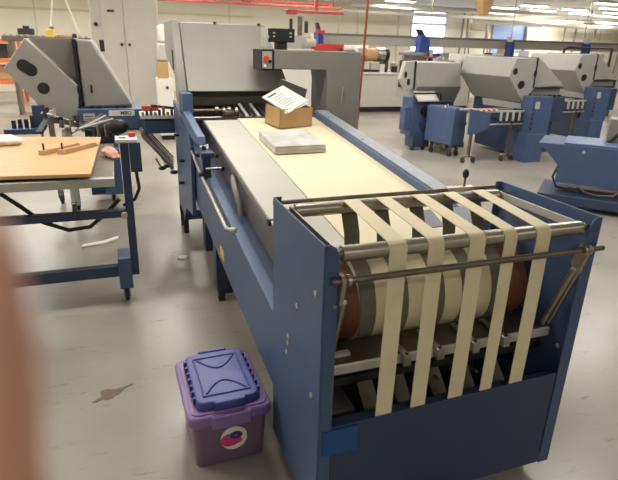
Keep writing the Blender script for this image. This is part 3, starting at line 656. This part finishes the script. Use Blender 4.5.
# the left one of the three is seen from its end
A = thing('folding_unit', 'leftmost grey hooded folding unit of the three on the right, beyond the conveyor', 'folding machine', (4.4, 6.6, 0))
he = MB().prism([(3.84, 1.37), (4.0, 1.372), (4.02, .95), (3.9, .93), (3.77, 1.10)], 'y', 6.45, 6.56).build('hood_end', 'plate', A, bevel=.008)
def ell(p, x, y, z, rx, rz): MB().prism([(x + rx * math.cos(2 * PI * i / 20), z + rz * math.sin(2 * PI * i / 20)) for i in range(20)], 'y', y - .005, y + .01).build('opening', 'black', p)
ell(he, 3.855, 6.45, 1.17, .026, .05); ell(he, 3.915, 6.45, 1.06, .028, .052)
MB().box(4.005, 4.02, 6.42, 6.95, .95, 1.375).build('hood_seam', 'black', A)
MB().prism([(6.42, 1.36), (7.05, 1.37), (7.05, .8), (6.5, .75), (6.36, 1.0)], 'x', 4.022, 4.84).build('hood', 'grey', A, bevel=.01)
MB().prism([(6.345, 1.0), (6.49, .74), (6.50, .74), (6.36, 1.0)], 'x', 4.025, 4.84).build('hood_apron', 'grey_dk', A)
MB().prism([(6.36, .93), (6.2, .80), (6.2, .78), (6.38, .9)], 'x', 3.98, 4.35).build('flap', 'plate', A)
MB().box(3.96, 4.38, 6.3, 6.34, .885, .905).box(4.35, 4.38, 6.18, 6.34, .8, .9).build('flap_frame', 'black', A)
MB().box(3.95, 4.3, 6.32, 6.65, .22, .83).build('pedestal', 'blue', A, bevel=.006)
MB().box(3.84, 4.05, 6.34, 6.5, .32, .68).build('motor_housing', 'blue', A, bevel=.006)
for z, m in ((.62, 'black'), (.42, 'blue_dk')): MB().cyl((4.18, 6.32, z), (4.18, 6.27, z), .075, 20).build('hand_wheel', m, A)
MB().box(3.97, 4.28, 6.25, 6.5, .05, .24).build('foot_housing', 'blue_dk', A, bevel=.004)
for x in (4.0, 4.2): MB().cyl((x - .02, 6.3, .04), (x + .02, 6.3, .04), .04, 16).build('wheel', 'rubber', A)
MB().box(4.3, 4.84, 6.5, 6.9, .4, .8).build('body', 'blue_dk', A)
MB().box(4.25, 4.84, 6.3, 6.36, .14, .18).build('base_bar', 'steel', A); MB().box(4.7, 4.8, 6.4, 6.8, 0, .4).build('leg', 'blue_dk', A)
MB().tube([(4.3, 6.25, .75), (4.38, 6.2, .6), (4.36, 6.2, .35), (4.45, 6.2, .2)], .02, 8).build('cable', 'rubber', A)
MB().tube([(4.34, 6.25, .78), (4.46, 6.2, .62), (4.40, 6.2, .3)], .015, 8).build('cable', 'rubber', A)
one('wood_block', 'pale wooden block on the floor beside the blue feeder box', 'wood block', MB().box(4.42, 4.62, 6.12, 6.2, 0, .17), 'pallet', bevel=.004)
E_ = thing('feeder_box', 'blue box cabinet on wheels between the left and middle folding units', 'cabinet', (4.5, 5.6, 0))
MB().box(4.25, 4.6, 5.75, 5.85, .12, .2).build('frame', 'steel_dk', E_)
MB().prism([(4.15, 6.2), (4.27, 5.62), (4.52, 5.66), (4.42, 6.2)], 'z', .18, .72).build('body', 'blue', E_, bevel=.008)
MB().prism([(4.16, 6.19), (4.28, 5.63), (4.51, 5.67), (4.42, 6.19)], 'z', .72, .735).build('top', 'blue_lt', E_)
for x, y in ((4.22, 6.08), (4.31, 5.7), (4.46, 5.74)): MB().box(x - .02, x + .02, y - .02, y + .02, .07, .18).build('leg', 'steel_dk', E_); MB().cyl((x - .02, y, .04), (x + .02, y, .04), .04, 14).build('wheel', 'rubber', E_)
MB().box(4.50, 4.54, 5.68, 5.74, .3, .42).build('switch', 'plate', E_); MB().cyl((4.49, 5.7, .5), (4.54, 5.69, .5), .03, 12).build('stop_button', 'black', E_)
for k in range(4): MB().cyl((4.22 + .06 * k, 5.8 + .06 * k, .735), (4.22 + .06 * k, 5.8 + .06 * k, .765), .015, 10).build('top_knob', ['paper', 'dark'][k % 2], E_)
# near right cabinet
N_ = thing('machine_base', 'angular blue machine cabinet on a heavy plinth at the right edge', 'cabinet', (4.273, 2.754, 0), -.84)
def LB(mb, n_, m, p=None, bevel=.006): return mb.build(n_, m, p or N_, False, bevel=bevel)
bd = LB(MB().prism([(-.74, .66), (.62, .66), (.62, .24), (-.52, .26), (-.52, .44)], 'y', -.1, .5), 'body', 'blue')
LB(MB().box(-.5, .62, -.08, .48, .66, .68), 'top_plate', 'blue_lt')
for x in (-.3, .03, .34): MB().cyl((x, -.1, .60), (x, -.115, .60), .016, 12).build('bolt', 'plate', bd, False)
LB(MB().box(-.66, .3, -.22, .5, .05, .15), 'plinth', 'blue_dk'); LB(MB().box(.3, .62, -.16, .5, .04, .24), 'plinth_end', 'dark')
LB(MB().tube([(-.51, -.05, .45), (-.55, -.05, .3), (-.5, -.05, .2), (-.3, -.06, .18)], .012, 8), 'cable', 'rubber', bevel=0)
LB(MB().tube([(-.3, -.08, .26), (-.22, -.12, .19), (-.1, -.12, .17), (.05, -.12, .19), (.12, -.08, .26)], .012, 8), 'hanging_cable', 'steel_dk', bevel=0)
LB(MB().tube([(-.1, .2, .68), (0, .2, .80), (.2, .2, .86), (.45, .25, .84)], .014, 8), 'hose', 'rubber', bevel=0)
LB(MB().tube([(.05, .1, .68), (.15, .1, .78), (.35, .15, .80)], .012, 8), 'hose', 'rubber', bevel=0)
LB(MB().box(-.12, .3, .22, .5, .68, .92), 'grey_unit', 'grey_dk'); LB(MB().cyl((.2, .05, .68), (.2, .05, .72), .02, 12), 'stop_button', 'red', bevel=0)
for x in (-.55, .2, .5):
    for y in (-.1, .4): LB(MB().cyl((x, y, 0), (x, y, .06), .035, 14), 'foot', 'rubber', bevel=0)

# ------------------------------------------------------------------ background furniture
def cabinet_like(name, label, cat, x0, x1, y0, y1, z1, m, doors=0, base=.1, z0=0):
    t = thing(name, label, cat, ((x0 + x1) / 2, (y0 + y1) / 2, z0))
    MB().box(x0, x1, y0, y1, z0 + base, z1).build('body', m, t, bevel=.006)
    if base: MB().box(x0 + .02, x1 - .02, y0 + .04, y1 - .02, z0, z0 + base).build('plinth', 'black', t)
    return t
ec = cabinet_like('electrical_cabinet', 'tall pale grey electrical cabinet behind the left folding unit', 'cabinet', -.78, .34, 9.2, 9.8, 2.3, 'cream', base=.38)
for x0, x1 in ((-.60, -.245), (-.235, .33)):
    d_ = MB().box(x0, x1, 9.18, 9.2, .42, 2.27).build('door', 'cream', ec, bevel=.006)
    MB().cyl((x1 - .06 if x0 < -.4 else x0 + .06, 9.18, 1.5), (x1 - .06 if x0 < -.4 else x0 + .06, 9.15, 1.5), .025, 12).build('door_lock', 'black', d_)
pn = MB().box(-.50, -.38, 9.17, 9.18, 2.02, 2.06).build('name_plate', 'ink', ec)
MB().cyl((-.70, 9.2, 1.82), (-.70, 9.17, 1.82), .035, 14).build('rotary_switch', 'black', ec)
wt = cabinet_like('control_tower', 'narrow white control tower between the tall cabinet and the grey hood', 'cabinet', .17, .42, 8.0, 8.4, 1.0, 'white', base=.08)
MB().box(.30, .34, 7.98, 8.0, .84, .88).build('display', 'black', wt)
t2 = thing('coil_stack', 'stack of white rounded units on the white control tower', 'machine head', (.3, 8.2, 1.25))
MB().box(.2, .40, 8.05, 8.35, 1.26, 1.55).build('lower_unit', 'plate', t2, bevel=.04); MB().box(.24, .42, 8.05, 8.35, 1.55, 1.82).build('upper_unit', 'white', t2, bevel=.04)
one('carton', 'small brown carton on the white control tower', 'box', MB().box(.19, .36, 8.02, 8.3, 1.0, 1.26), 'card', bevel=.004)
one('red_clamp_tool', 'red cast tool standing on the bridge left of the main machine', 'tool', MB().ball((-.2, 3.85, .99), .04, (1.5, .8, .8)), 'red') if False else None

bk = thing('counter', 'long pale counter with black plinth beyond the conveyor', 'counter', (6.4, 11.5, 0))
MB().box(4.95, 8.6, 11.3, 12.0, .13, .94).build('body', 'cream', bk, bevel=.006)
MB().box(4.95, 8.6, 11.34, 11.98, 0, .13).build('plinth', 'black', bk)
MB().box(4.9, 8.65, 11.26, 12.05, .94, .98).build('worktop', 'white', bk, bevel=.006)
for x in (5.45, 6.9): MB().box(x, x + .01, 11.295, 11.3, .14, .93).build('panel_joint', 'seam', bk)
def clutter(name, label, cat, x, y, z, parts, group=None):
    t = thing(name, label, cat, (x, y, z), 0, group)
    for nm, m, a in parts:
        if len(a) == 6: MB().box(x + a[0], x + a[1], y + a[2], y + a[3], z + a[4], z + a[5]).build(nm, m, t, bevel=.008)
        elif len(a) == 5: MB().cyl((x + a[0], y + a[1], z + a[2]), (x + a[0] + a[4], y + a[1], z + a[2]), a[3], 20).build(nm, m, t)
        else: MB().cyl((x + a[0], y + a[1], z + a[2]), (x + a[0], y + a[1], z + a[2] + a[4]), a[3], 14).build(nm, m, t)
    return t
CT = .98
clutter('reel_machine', 'bench machine with a tan and steel roll on the counter right of the red hose', 'bench machine', 5.75, 11.6, CT, [('base', 'dark', (-.35, .4, -.15, .15, 0, .06)), ('frame', 'steel_dk', (-.3, -.24, -.1, .1, .06, .4)), ('frame', 'steel_dk', (.38, .44, -.1, .1, .06, .45)), ('roll', 'tan', (-.2, 0, .42, .16, .3)), ('hub', 'steel', (.1, 0, .42, .18, .22)), ('motor', 'black', (.33, 0, .42, .17, .1)), ('guide', 'plate', (-.1, .2, -.2, -.1, .06, .22))])
clutter('bench_press', 'dark bench press with pale base on the counter behind the red hose', 'bench machine', 5.1, 11.6, CT, [('base', 'plate', (-.2, .2, -.2, .2, 0, .12)), ('column', 'dark', (-.06, .06, -.05, .05, .12, .5)), ('head', 'steel', (-.18, .14, -.12, .12, .4, .52)), ('handle', 'black', (.1, .0, .44, .02, .2))])
clutter('red_machine', 'red bench machine seen above the grey control arm', 'bench machine', 4.3, 11.2, 0, [('stand', 'grey_dk', (-.4, .5, 0, .3, 0, 1.25)), ('body', 'red', (-.35, .5, 0, .25, 1.45, 1.62)), ('bed', 'white', (-.4, .55, 0, .3, 1.25, 1.45)), ('wheel', 'dark', (.35, .1, 1.45, .13, .1)), ('lamp_head', 'red', (-.2, .02, .05, .15, 1.85, 1.92)), ('lamp_post', 'dark', (-.1, .1, 1.62, .015, .24, 0, 0))])
clutter('white_machine', 'tall white machine with dark fittings right of the black control box', 'machine', 3.0, 9.3, 0, [('cabinet', 'white', (-.25, .35, 0, .5, 0, 1.5)), ('head', 'plate', (-.2, .3, .05, .4, 1.5, 1.75)), ('fitting', 'dark', (-.18, -.12, -.02, .02, 1.8, 2.05)), ('fitting', 'steel_dk', (.0, .08, -.02, .05, 1.75, 2.1)), ('fitting', 'dark', (.14, .2, -.02, .05, 1.8, 2.02)), ('column', 'red', (-.3, -.24, -.05, .0, 1.3, 1.75)), ('drum', 'cream', (.12, -.1, 1.62, .075, .2))])
clutter('supply_shelf', 'white supply shelf with dark bottles behind the grey column top', 'shelf', 4.9, 12.8, 0, [('back', 'white', (-.7, 1.4, .2, .25, 0, 1.7)), ('shelf', 'white', (-.7, 1.4, -.1, .2, .9, .95)), ('shelf', 'white', (-.7, 1.4, -.1, .2, 1.3, 1.34)), ('bottle', 'dark', (-.5, 0, 1.34, .05, .22, 0, 0)), ('bottle', 'royal', (-.3, 0, 1.34, .05, .2, 0, 0)), ('bottle', 'dark', (-.1, 0, 1.34, .06, .25, 0, 0)), ('bottle', 'dark', (.5, 0, 1.34, .05, .2, 0, 0)), ('tin', 'steel', (.2, 0, 1.34, .08, .15, 0, 0)), ('tin', 'red', (.8, 0, 1.34, .06, .18, 0, 0)), ('tin', 'plate', (1.1, 0, 1.34, .08, .2, 0, 0))])
clutter('conveyor_press', 'grey flatbed press with raised black knob under the duct', 'press', 6.85, 11.56, CT, [('bed', 'grey_dk', (-.3, .6, -.1, .25, 0, .12)), ('bridge', 'steel', (-.2, .5, 0, .1, .12, .5)), ('cover', 'rail', (-.25, .35, -.08, .2, .42, .5)), ('knob', 'black', (.5, -.1, .3, .06, .08)), ('lever', 'red', (.35, -.12, .38, .02, .35))])
# far benches on the right with small machines, chairs and boxes
def bench(label, x0, x1, y0, y1, z=.9, m='white'):
    t = thing('work_bench', label, 'bench', ((x0 + x1) / 2, (y0 + y1) / 2, 0))
    MB().box(x0, x1, y0, y1, z - .05, z).build('bench_top', m, t, bevel=.006)
    for x in (x0 + .05, x1 - .1):
        for y in (y0 + .05, y1 - .1): MB().box(x, x + .05, y, y + .05, 0, z - .05).build('leg', 'steel_dk', t)
    MB().box(x0 + .1, x1 - .1, y1 - .06, y1 - .03, .3, z - .1).build('modesty_panel', m, t)
    return t
bench('long white workbench under the duct behind the leftmost right folding unit', 8.3, 10.6, 13.42, 14.05)
bench('white workbench under the duct behind the middle right folding unit', 11.0, 13.4, 13.0, 13.9)
bench('pale workbench near the right edge between two folding units', 9.6, 12.0, 9.6, 10.4, .95, 'cream')
MB()
clutter('white_printer', 'white printer on the far bench left of the row of white chairs', 'printer', 8.8, 13.8, .9, [('body', 'white', (-.25, .3, -.2, .2, 0, .3)), ('tray', 'plate', (-.2, .25, -.35, -.2, .08, .11)), ('panel', 'dark', (.1, .25, -.21, -.2, .18, .26))])
clutter('film_roll', 'white roll lying on the far bench above the gap between hoods', 'roll', 9.6, 13.75, .9, [('roll', 'paper', (-.3, 0, .14, .14, .55)), ('core', 'card', (-.32, 0, .14, .05, .6))])
proto = None
chl = ['white stacking chair at the left end of the row under the duct', 'white stacking chair second from the left under the duct', 'white stacking chair in the middle of the row under the duct', 'white stacking chair second from the right under the duct', 'white stacking chair at the right end of the row under the duct']
for i in range(5):
    x = 9.35 + .42 * i
    if i == 0:
        proto = thing('stacking_chair', chl[0], 'chair', (x, 14.4, 0), .5, 'white chairs under the duct')
        MB().prism([(-.2, 1.0), (-.16, 1.0), (-.02, .62), (-.06, .62)], 'y', -.2, .2).build('seat', 'white', proto, False, bevel=.01)
        MB().prism([(-.2, 1.02), (-.16, 1.02), (.12, 1.45), (.06, 1.45)], 'y', -.2, .2).build('backrest', 'white', proto, False, bevel=.01)
        for y in (-.18, .18):
            for xx in (-.18, .1): MB().cyl((xx, y, 0), (xx, y, .9 if xx < 0 else 1.2), .015, 8).build('leg', 'steel_dk', proto, False)
    else:
        c = copy_tree(proto); c.location = (x, 14.4, 0); c['label'] = chl[i]
sh = thing('open_shelf', 'small white open shelf unit right of the white chairs', 'shelf', (11.6, 14.3, 0))
for z in (.05, .55, 1.0, 1.45): MB().box(11.35, 11.85, 14.1, 14.5, z, z + .05).build('shelf_board', 'white', sh)
for x in (11.35, 11.81): MB().box(x, x + .04, 14.1, 14.5, 0, 1.5).build('side', 'white', sh)
for x0, x1, y, z0, z1, m, lab in ((11.9, 12.4, 13.4, .9, 1.35, 'card', 'brown carton on the far bench beside the third blue drop arm'), (12.45, 12.9, 13.3, .9, 1.2, 'white', 'white carton on the far bench right of the brown carton'), (12.95, 13.3, 13.5, .9, 1.3, 'rail', 'grey carton at the right end of the far bench'), (11.1, 11.7, 13.3, .9, 1.1, 'plate', 'low grey carton on the far bench behind the middle hood')):
    one('carton', lab, 'box', MB().box(x0, x1, y, y + .4, z0, z1), m, bevel=.01)
fd = thing('fan_guard', 'tan half-round cover standing on the pale bench between two right hoods', 'cover', (10.3, 10, .95))
MB().prism([(10.0, .95)] + [(10.3 + .3 * math.cos(a * PI / 10), 1.08 + .3 * math.sin(a * PI / 10)) for a in range(10, -1, -1)] + [(10.6, .95)], 'y', 9.8, 10.1).build('cover', 'tan', fd, bevel=.02)
MB().box(9.98, 10.62, 9.78, 10.12, .95, 1.0).build('base', 'dark', fd)
clutter('bench_tool', 'dark bench tool on the pale bench right of the tan cover', 'tool', 11.1, 10.0, .95, [('body', 'dark', (-.2, .2, -.1, .1, 0, .18)), ('arm', 'steel', (-.05, .05, -.05, .05, .18, .4)), ('wheel', 'steel_dk', (.1, -.1, .2, .09, .06))])
clutter('white_cabinet', 'white low cabinet on the floor between the middle and right folding units', 'cabinet', 8.3, 8.6, 0, [('body', 'cream', (-.6, .7, 0, .5, .08, 1.05)), ('plinth', 'black', (-.58, .68, .03, .48, 0, .08)), ('door', 'cream', (-.58, .03, -.02, 0, .1, 1.03)), ('door', 'cream', (.05, .68, -.02, 0, .1, 1.03))])
fr = thing('tube_frame', 'black tube frame around the rightmost hood', 'frame', (8.6, 7.6, 0))
MB().tube([(8.0, 7.6, 0), (8.05, 7.6, 1.62), (8.15, 7.6, 1.66), (9.3, 7.6, 1.66), (9.3, 7.6, 0)], .025, 8).build('tube', 'black', fr)
one('ceiling_fan_motor', 'small dark unit hanging below the ceiling at right', 'ceiling unit', MB().ball((16.2, 15, 2.62), .18, (1.6, .8, .4)).cyl((16.2, 15, 2.65), (16.2, 15, H), .03, 8), 'grey_dk')
for k, (x, z) in enumerate(((18.9, .6), (18.4, .6))):
    one('carton', ['orange carton on top of the duct near the right edge', 'small orange carton left of the larger one on the duct'][k], 'box', MB().box(16.3 - .6 * k, 16.7 - .6 * k, 12.03, 12.18, 1.865, 2.05 - .05 * k), 'orange', bevel=.01)
cl_rnd = random.Random(11)
kinds = [('glue_pot', 'pot', 'white glue pot with dark lid'), ('tool_box', 'tool box', 'dark tool box with steel handle'), ('measuring_head', 'bench machine', 'grey measuring head on a black foot')]
spots = [('in front of the tan roll on the counter', 5.95, 11.38), ('beside the white spool on the counter', 6.6, 11.42), ('left of the bench press on the counter', 4.98 + .1, 11.36), ('behind the white spool', 6.3, 11.9), ('between the tan roll and the white spool', 6.38, 11.35), ('on the counter by the flatbed press', 7.72, 11.42)]
for i, (where, x, y) in enumerate(spots):
    nm, cat_, lab = kinds[i % 3]
    if i % 3 == 0: clutter(nm, lab + ' ' + where, cat_, x, y, CT, [('pot', 'white', (0, 0, 0, .07, .2, 0, 0)), ('lid', 'dark', (0, 0, .2, .072, .04, 0, 0))])
    elif i % 3 == 1: clutter(nm, lab + ' ' + where, cat_, x, y, CT, [('case', 'dark', (-.13, .13, -.08, .08, 0, .14)), ('handle', 'steel', (-.07, 0, .17, .012, .14)), ('lid', 'rubber', (-.135, .135, -.085, .085, .1, .15))])
    else: clutter(nm, lab + ' ' + where, cat_, x, y, CT, [('foot', 'black', (-.07, .07, -.06, .06, 0, .04)), ('stem', 'steel', (0, 0, .04, .015, .3, 0, 0)), ('head', 'grey', (-.09, .09, -.05, .05, .3, .42)), ('dial', 'paper', (-.03, .03, -.055, -.05, .33, .39))])
# racks of small goods behind the folding units
def rack(label, x0, x1, y, zs):
    t = thing('goods_rack', label, 'rack', ((x0 + x1) / 2, y + .2, 0))
    for z in zs: MB().box(x0, x1, y, y + .45, z - .03, z).build('shelf_board', 'white', t)
    for x in (x0, x1 - .04):
        for yy in (y, y + .41): MB().box(x, x + .04, yy, yy + .04, 0, zs[-1] + .02).build('upright', 'steel', t)
    return t
rack('white goods rack behind the gap between the left and middle hoods', 7.5, 9.1, 12.9, (.5, .9, 1.25))
rack('long white goods rack under the duct behind the middle hood', 12.2, 13.9, 14.6, (.5, 1.0, 1.3))
rack('white goods rack under the duct near the right edge behind the tan cover', 14.4, 16.6, 14.2, (.5, 1.0, 1.3))
gl = [(7.6, 12.95, 1.25, .22, .26, 'white', 'white carton at the left end of the rack behind the left hood'), (7.9, 12.95, 1.25, .16, .18, 'rail', 'small grey carton second along the rack behind the left hood'), (8.15, 12.95, 1.25, .25, .3, 'paper', 'tall white carton in the middle of the rack behind the left hood'), (8.5, 12.95, 1.25, .14, .2, 'royal', 'blue carton on the rack between the left and middle hoods'), (8.7, 12.95, 1.25, .25, .22, 'plate', 'pale carton at the right end of the rack behind the left hood'),
      (12.25, 14.65, 1.3, .3, .34, 'card', 'brown carton at the left end of the long goods rack'), (12.65, 14.65, 1.3, .25, .22, 'white', 'white carton beside the brown one on the long goods rack'), (13.0, 14.65, 1.3, .35, .3, 'rail', 'grey carton in the middle of the long goods rack'), (13.45, 14.65, 1.3, .3, .2, 'paper', 'low white carton at the right end of the long goods rack'),
      (14.5, 14.25, 1.3, .35, .3, 'white', 'white carton on the goods rack left of the tan cover'), (15.0, 14.25, 1.3, .25, .2, 'dark', 'dark carton on the goods rack near the right edge'), (15.35, 14.25, 1.3, .4, .34, 'plate', 'large pale carton on the goods rack near the right edge'), (15.9, 14.25, 1.3, .5, .26, 'rail', 'wide grey carton at the right end of the rightmost goods rack')]
for x, y, z, w_, h_, m, lab in gl: one('carton', lab, 'box', MB().box(x, x + w_, y, y + .35, z, z + h_), m, 'cartons on the goods racks', bevel=.01)
clutter('label_printer', 'small pale printer with dark front at the right end of the counter', 'printer', 8.25, 11.7, CT, [('body', 'plate', (-.12, .12, -.12, .12, 0, .24)), ('front', 'dark', (-.1, .1, -.13, -.12, .05, .16))])
clutter('wire_spool', 'white spool standing on the counter right of the tan roll', 'spool', 6.35, 11.55, CT, [('flange', 'white', (0, 0, 0, .12, .02, 0, 0)), ('core', 'plate', (0, 0, .02, .07, .2, 0, 0)), ('flange', 'white', (0, 0, .22, .12, .02, 0, 0))])
clutter('parts_bin', 'stack of pale parts bins on the counter under the second blue arm', 'bin', 7.8, 11.8, CT, [('lower_bin', 'rail', (-.2, .2, -.15, .15, 0, .2)), ('upper_bin', 'white', (-.18, .18, -.15, .15, .2, .38))])
# left background
rkx = thing('pallet_rack', 'orange pallet rack at the far left edge behind the hood', 'rack', (-3.2, 14, 0))
for x in (-4.2, -2.75):
    MB().box(x, x + .08, 13.9, 14.0, 0, 1.6).build('upright', 'orange', rkx); MB().box(x, x + .08, 14.7, 14.8, 0, 1.6).build('upright', 'orange', rkx)
for z in (.5, 1.0, 1.45): MB().box(-4.2, -2.7, 13.88, 13.95, z, z + .1).build('beam', 'orange', rkx)
for z in (.55, 1.05): MB().box(-4.2, -2.7, 13.95, 14.75, z, z + .05).build('deck', 'pallet', rkx)
for k, (x0, x1, z, m, lab) in enumerate(((-3.3, -2.9, 1.1, 'dark', 'dark crate on the upper deck of the orange rack'), (-3.9, -3.4, 1.1, 'card', 'brown carton on the upper deck of the orange rack'), (-3.4, -2.85, .6, 'tan', 'tan carton on the lower deck of the orange rack'))):
    one('crate', lab, 'box', MB().box(x0, x1, 14.1, 14.6, z, z + .33), m, bevel=.01)
lb_ = thing('roller_line', 'grey roller conveyor line behind the left hood', 'conveyor', (-1.9, 12, 0))
MB().box(-2.6, -.9, 11.8, 12.3, 1.5, 1.6).build('frame', 'steel_dk', lb_)
for x in (-2.5, -1.7, -1.0): MB().box(x, x + .06, 11.85, 12.25, 0, 1.5).build('leg', 'steel_dk', lb_)
for k in range(14): MB().cyl((-2.55 + .12 * k, 11.82, 1.61), (-2.55 + .12 * k, 12.28, 1.61), .03, 10).build('roller', 'steel', lb_)
clutter('dark_motor', 'dark motor on the roller line behind the left hood', 'motor', -2.15, 12, 1.64, [('body', 'dark', (-.15, .15, -.1, .1, 0, .12)), ('cap', 'black', (-.05, 0, .14, .05, .12))])
clutter('yellow_tin', 'yellow tin with dark lid on top of the left grey hood', 'tin', -1.02, 4.7, 1.57, [('tin', 'yellow', (-.035, .035, -.035, .035, 0, .075)), ('lid', 'woodedge', (.02, 0, .075, .02, .022, 0, 0))])
clutter('wooden_tool', 'tan wooden tool with dark end lying on the left grey hood', 'tool', -.88, 4.75, 1.57, [('handle', 'tan', (-.09, .05, -.02, .02, 0, .03)), ('head', 'dark', (.05, .09, -.025, .025, 0, .04))])

# ------------------------------------------------------------------ floor marks and litter
def blob(name, label, cat, cx, cy, rx, ry, m, seed, spikes=0):
    r_ = random.Random(seed); pts = []
    for i in range(36):
        a = 2 * PI * i / 36; k = 1 + .22 * math.sin(3 * a + seed) + r_.uniform(-.12, .12)
        pts.append((cx + rx * k * math.cos(a), cy + ry * k * math.sin(a)))
    return one(name, label, cat, MB().prism(pts, 'z', .0005, .002), m)
sp_ = blob('floor_stain', 'brown star shaped stain on the floor left of the purple bin', 'stain', -.635, 1.04, .045, .04, 'stain', 1)
one('floor_stain', 'thin brown streak across the star shaped floor stain', 'stain', MB().prism([(-.715, 1.0), (-.70, .99), (-.63, 1.03), (-.53, 1.085), (-.535, 1.092), (-.64, 1.055)], 'z', .0005, .0022), 'stain')
one('paper_scrap', 'long pale paper scrap on the floor under the worktable', 'paper scrap', MB().prism([(-.86, 3.06), (-.84, 3.12), (-.68, 3.17), (-.58, 3.25), (-.57, 3.2), (-.68, 3.1)], 'z', .001, .012), 'paper')
one('paper_scrap', 'small white scrap on the floor beside the main machine', 'paper scrap', MB().prism([(-.16, 2.62), (-.13, 2.68), (-.07, 2.66), (-.1, 2.6)], 'z', .001, .008), 'paper')

# ------------------------------------------------------------------ the photographer's hand at the lens
def hand():
    root = thing('person_hand', 'pink blurred fingertip of the photographer intruding at the lower left edge', 'hand', (-0.5434, -1.1315, 1.3868))
    o0 = Vector(root.location)
    J = {'palm': (-0.5434, -1.1315, 1.3868)}
    ch = dict(index=[(-.4995, -1.1086, 1.5289), (-.4989, -1.1155, 1.5089), (-.5015, -1.1209, 1.4812), (-.5079, -1.1303, 1.4255)],
      middle=[(-0.5153, -1.0689, 1.4448), (-0.5196, -1.0673, 1.4681), (-0.5271, -1.0944, 1.4700), (-0.5282, -1.1187, 1.4276)],
      ring=[(-0.5359, -1.0680, 1.4338), (-0.5410, -1.0658, 1.4548), (-0.5501, -1.0914, 1.4563), (-0.5485, -1.1133, 1.4224)],
      little=[(-0.5593, -1.0749, 1.4236), (-0.5644, -1.0731, 1.4406), (-0.5726, -1.0931, 1.4400), (-0.5688, -1.1114, 1.4142)],
      thumb=[(-0.4917, -1.0877, 1.4246), (-0.4867, -1.1079, 1.4068), (-0.4969, -1.1322, 1.3877), (-0.5229, -1.1471, 1.3690)])
    bm = bmesh.new(); sk = bm.verts.layers.skin.verify()
    def V(p, r):
        v = bm.verts.new(Vector(p) - o0); v[sk].radius = (r, r); return v
    pv = V(J['palm'], .026); pv[sk].use_root = True
    wv = V((-0.5432, -1.1491, 1.3451), .023); fv = V((-0.5692, -1.1825, 1.2796), .026); ev = V((-0.6140, -1.2579, 1.1617), .034)
    bm.edges.new((pv, wv)); bm.edges.new((wv, fv)); bm.edges.new((fv, ev))
    for nme, c in ch.items():
        rad = [.0075, .0088, .0098, .013] if nme != 'thumb' else [.009, .0105, .012, .015]
        prev = pv
        for p, r in list(zip(c, rad))[::-1]:
            v = V(p, r); bm.edges.new((prev, v)); prev = v
    me = bpy.data.meshes.new('hand'); bm.to_mesh(me); bm.free()
    o = bpy.data.objects.new('hand', me); COL.objects.link(o); o.parent = root
    me.materials.append(M['skin'])
    s = o.modifiers.new('skin', 'SKIN'); s.use_smooth_shade = True
    sb = o.modifiers.new('sub', 'SUBSURF'); sb.levels = 2; sb.render_levels = 2
    MB().ball((-.5013, -1.1142, 1.5265), .0055, (.9, .5, 1.2)).build('fingernail', 'nail', o)
    MB().tube([(-0.5630, -1.1744, 1.2951), (-0.5810, -1.2014, 1.2501), (-0.6180, -1.2634, 1.1551), (-0.6560, -1.3314, 1.0601)], [.033, .037, .044, .05], 16).build('sleeve', 'sleeve', root)
hand()

# ------------------------------------------------------------------ camera, world, view
cam = bpy.data.cameras.new('camera'); co = bpy.data.objects.new('camera', cam); COL.objects.link(co)
Rm = ((0.94246018, -0.3333949, 0.02483241), (-0.09378157, -0.33494002, -0.93756077), (0.32089535, 0.88128487, -0.34693393))
r, d, f = (Vector(q) for q in Rm)
co.matrix_world = Matrix(((r.x, -d.x, -f.x, -.477), (r.y, -d.y, -f.y, -1.189), (r.z, -d.z, -f.z, 1.55), (0, 0, 0, 1)))
cam.sensor_width = 36; cam.lens = 522.8 * 36 / 618; cam.clip_start = .01; cam.clip_end = 100
cam.dof.use_dof = True; cam.dof.focus_distance = 2.6; cam.dof.aperture_fstop = 5.2
S.camera = co
w = bpy.data.worlds.new('world'); S.world = w; w.use_nodes = True
w.node_tree.nodes['Background'].inputs['Color'].default_value = (.75, .82, 1, 1)
w.node_tree.nodes['Background'].inputs['Strength'].default_value = .3
vs_ = S.view_settings; vs_.view_transform = 'Standard'; vs_.look = 'None'; vs_.gamma = 1; vs_.use_curve_mapping = False
vs_.exposure = .28
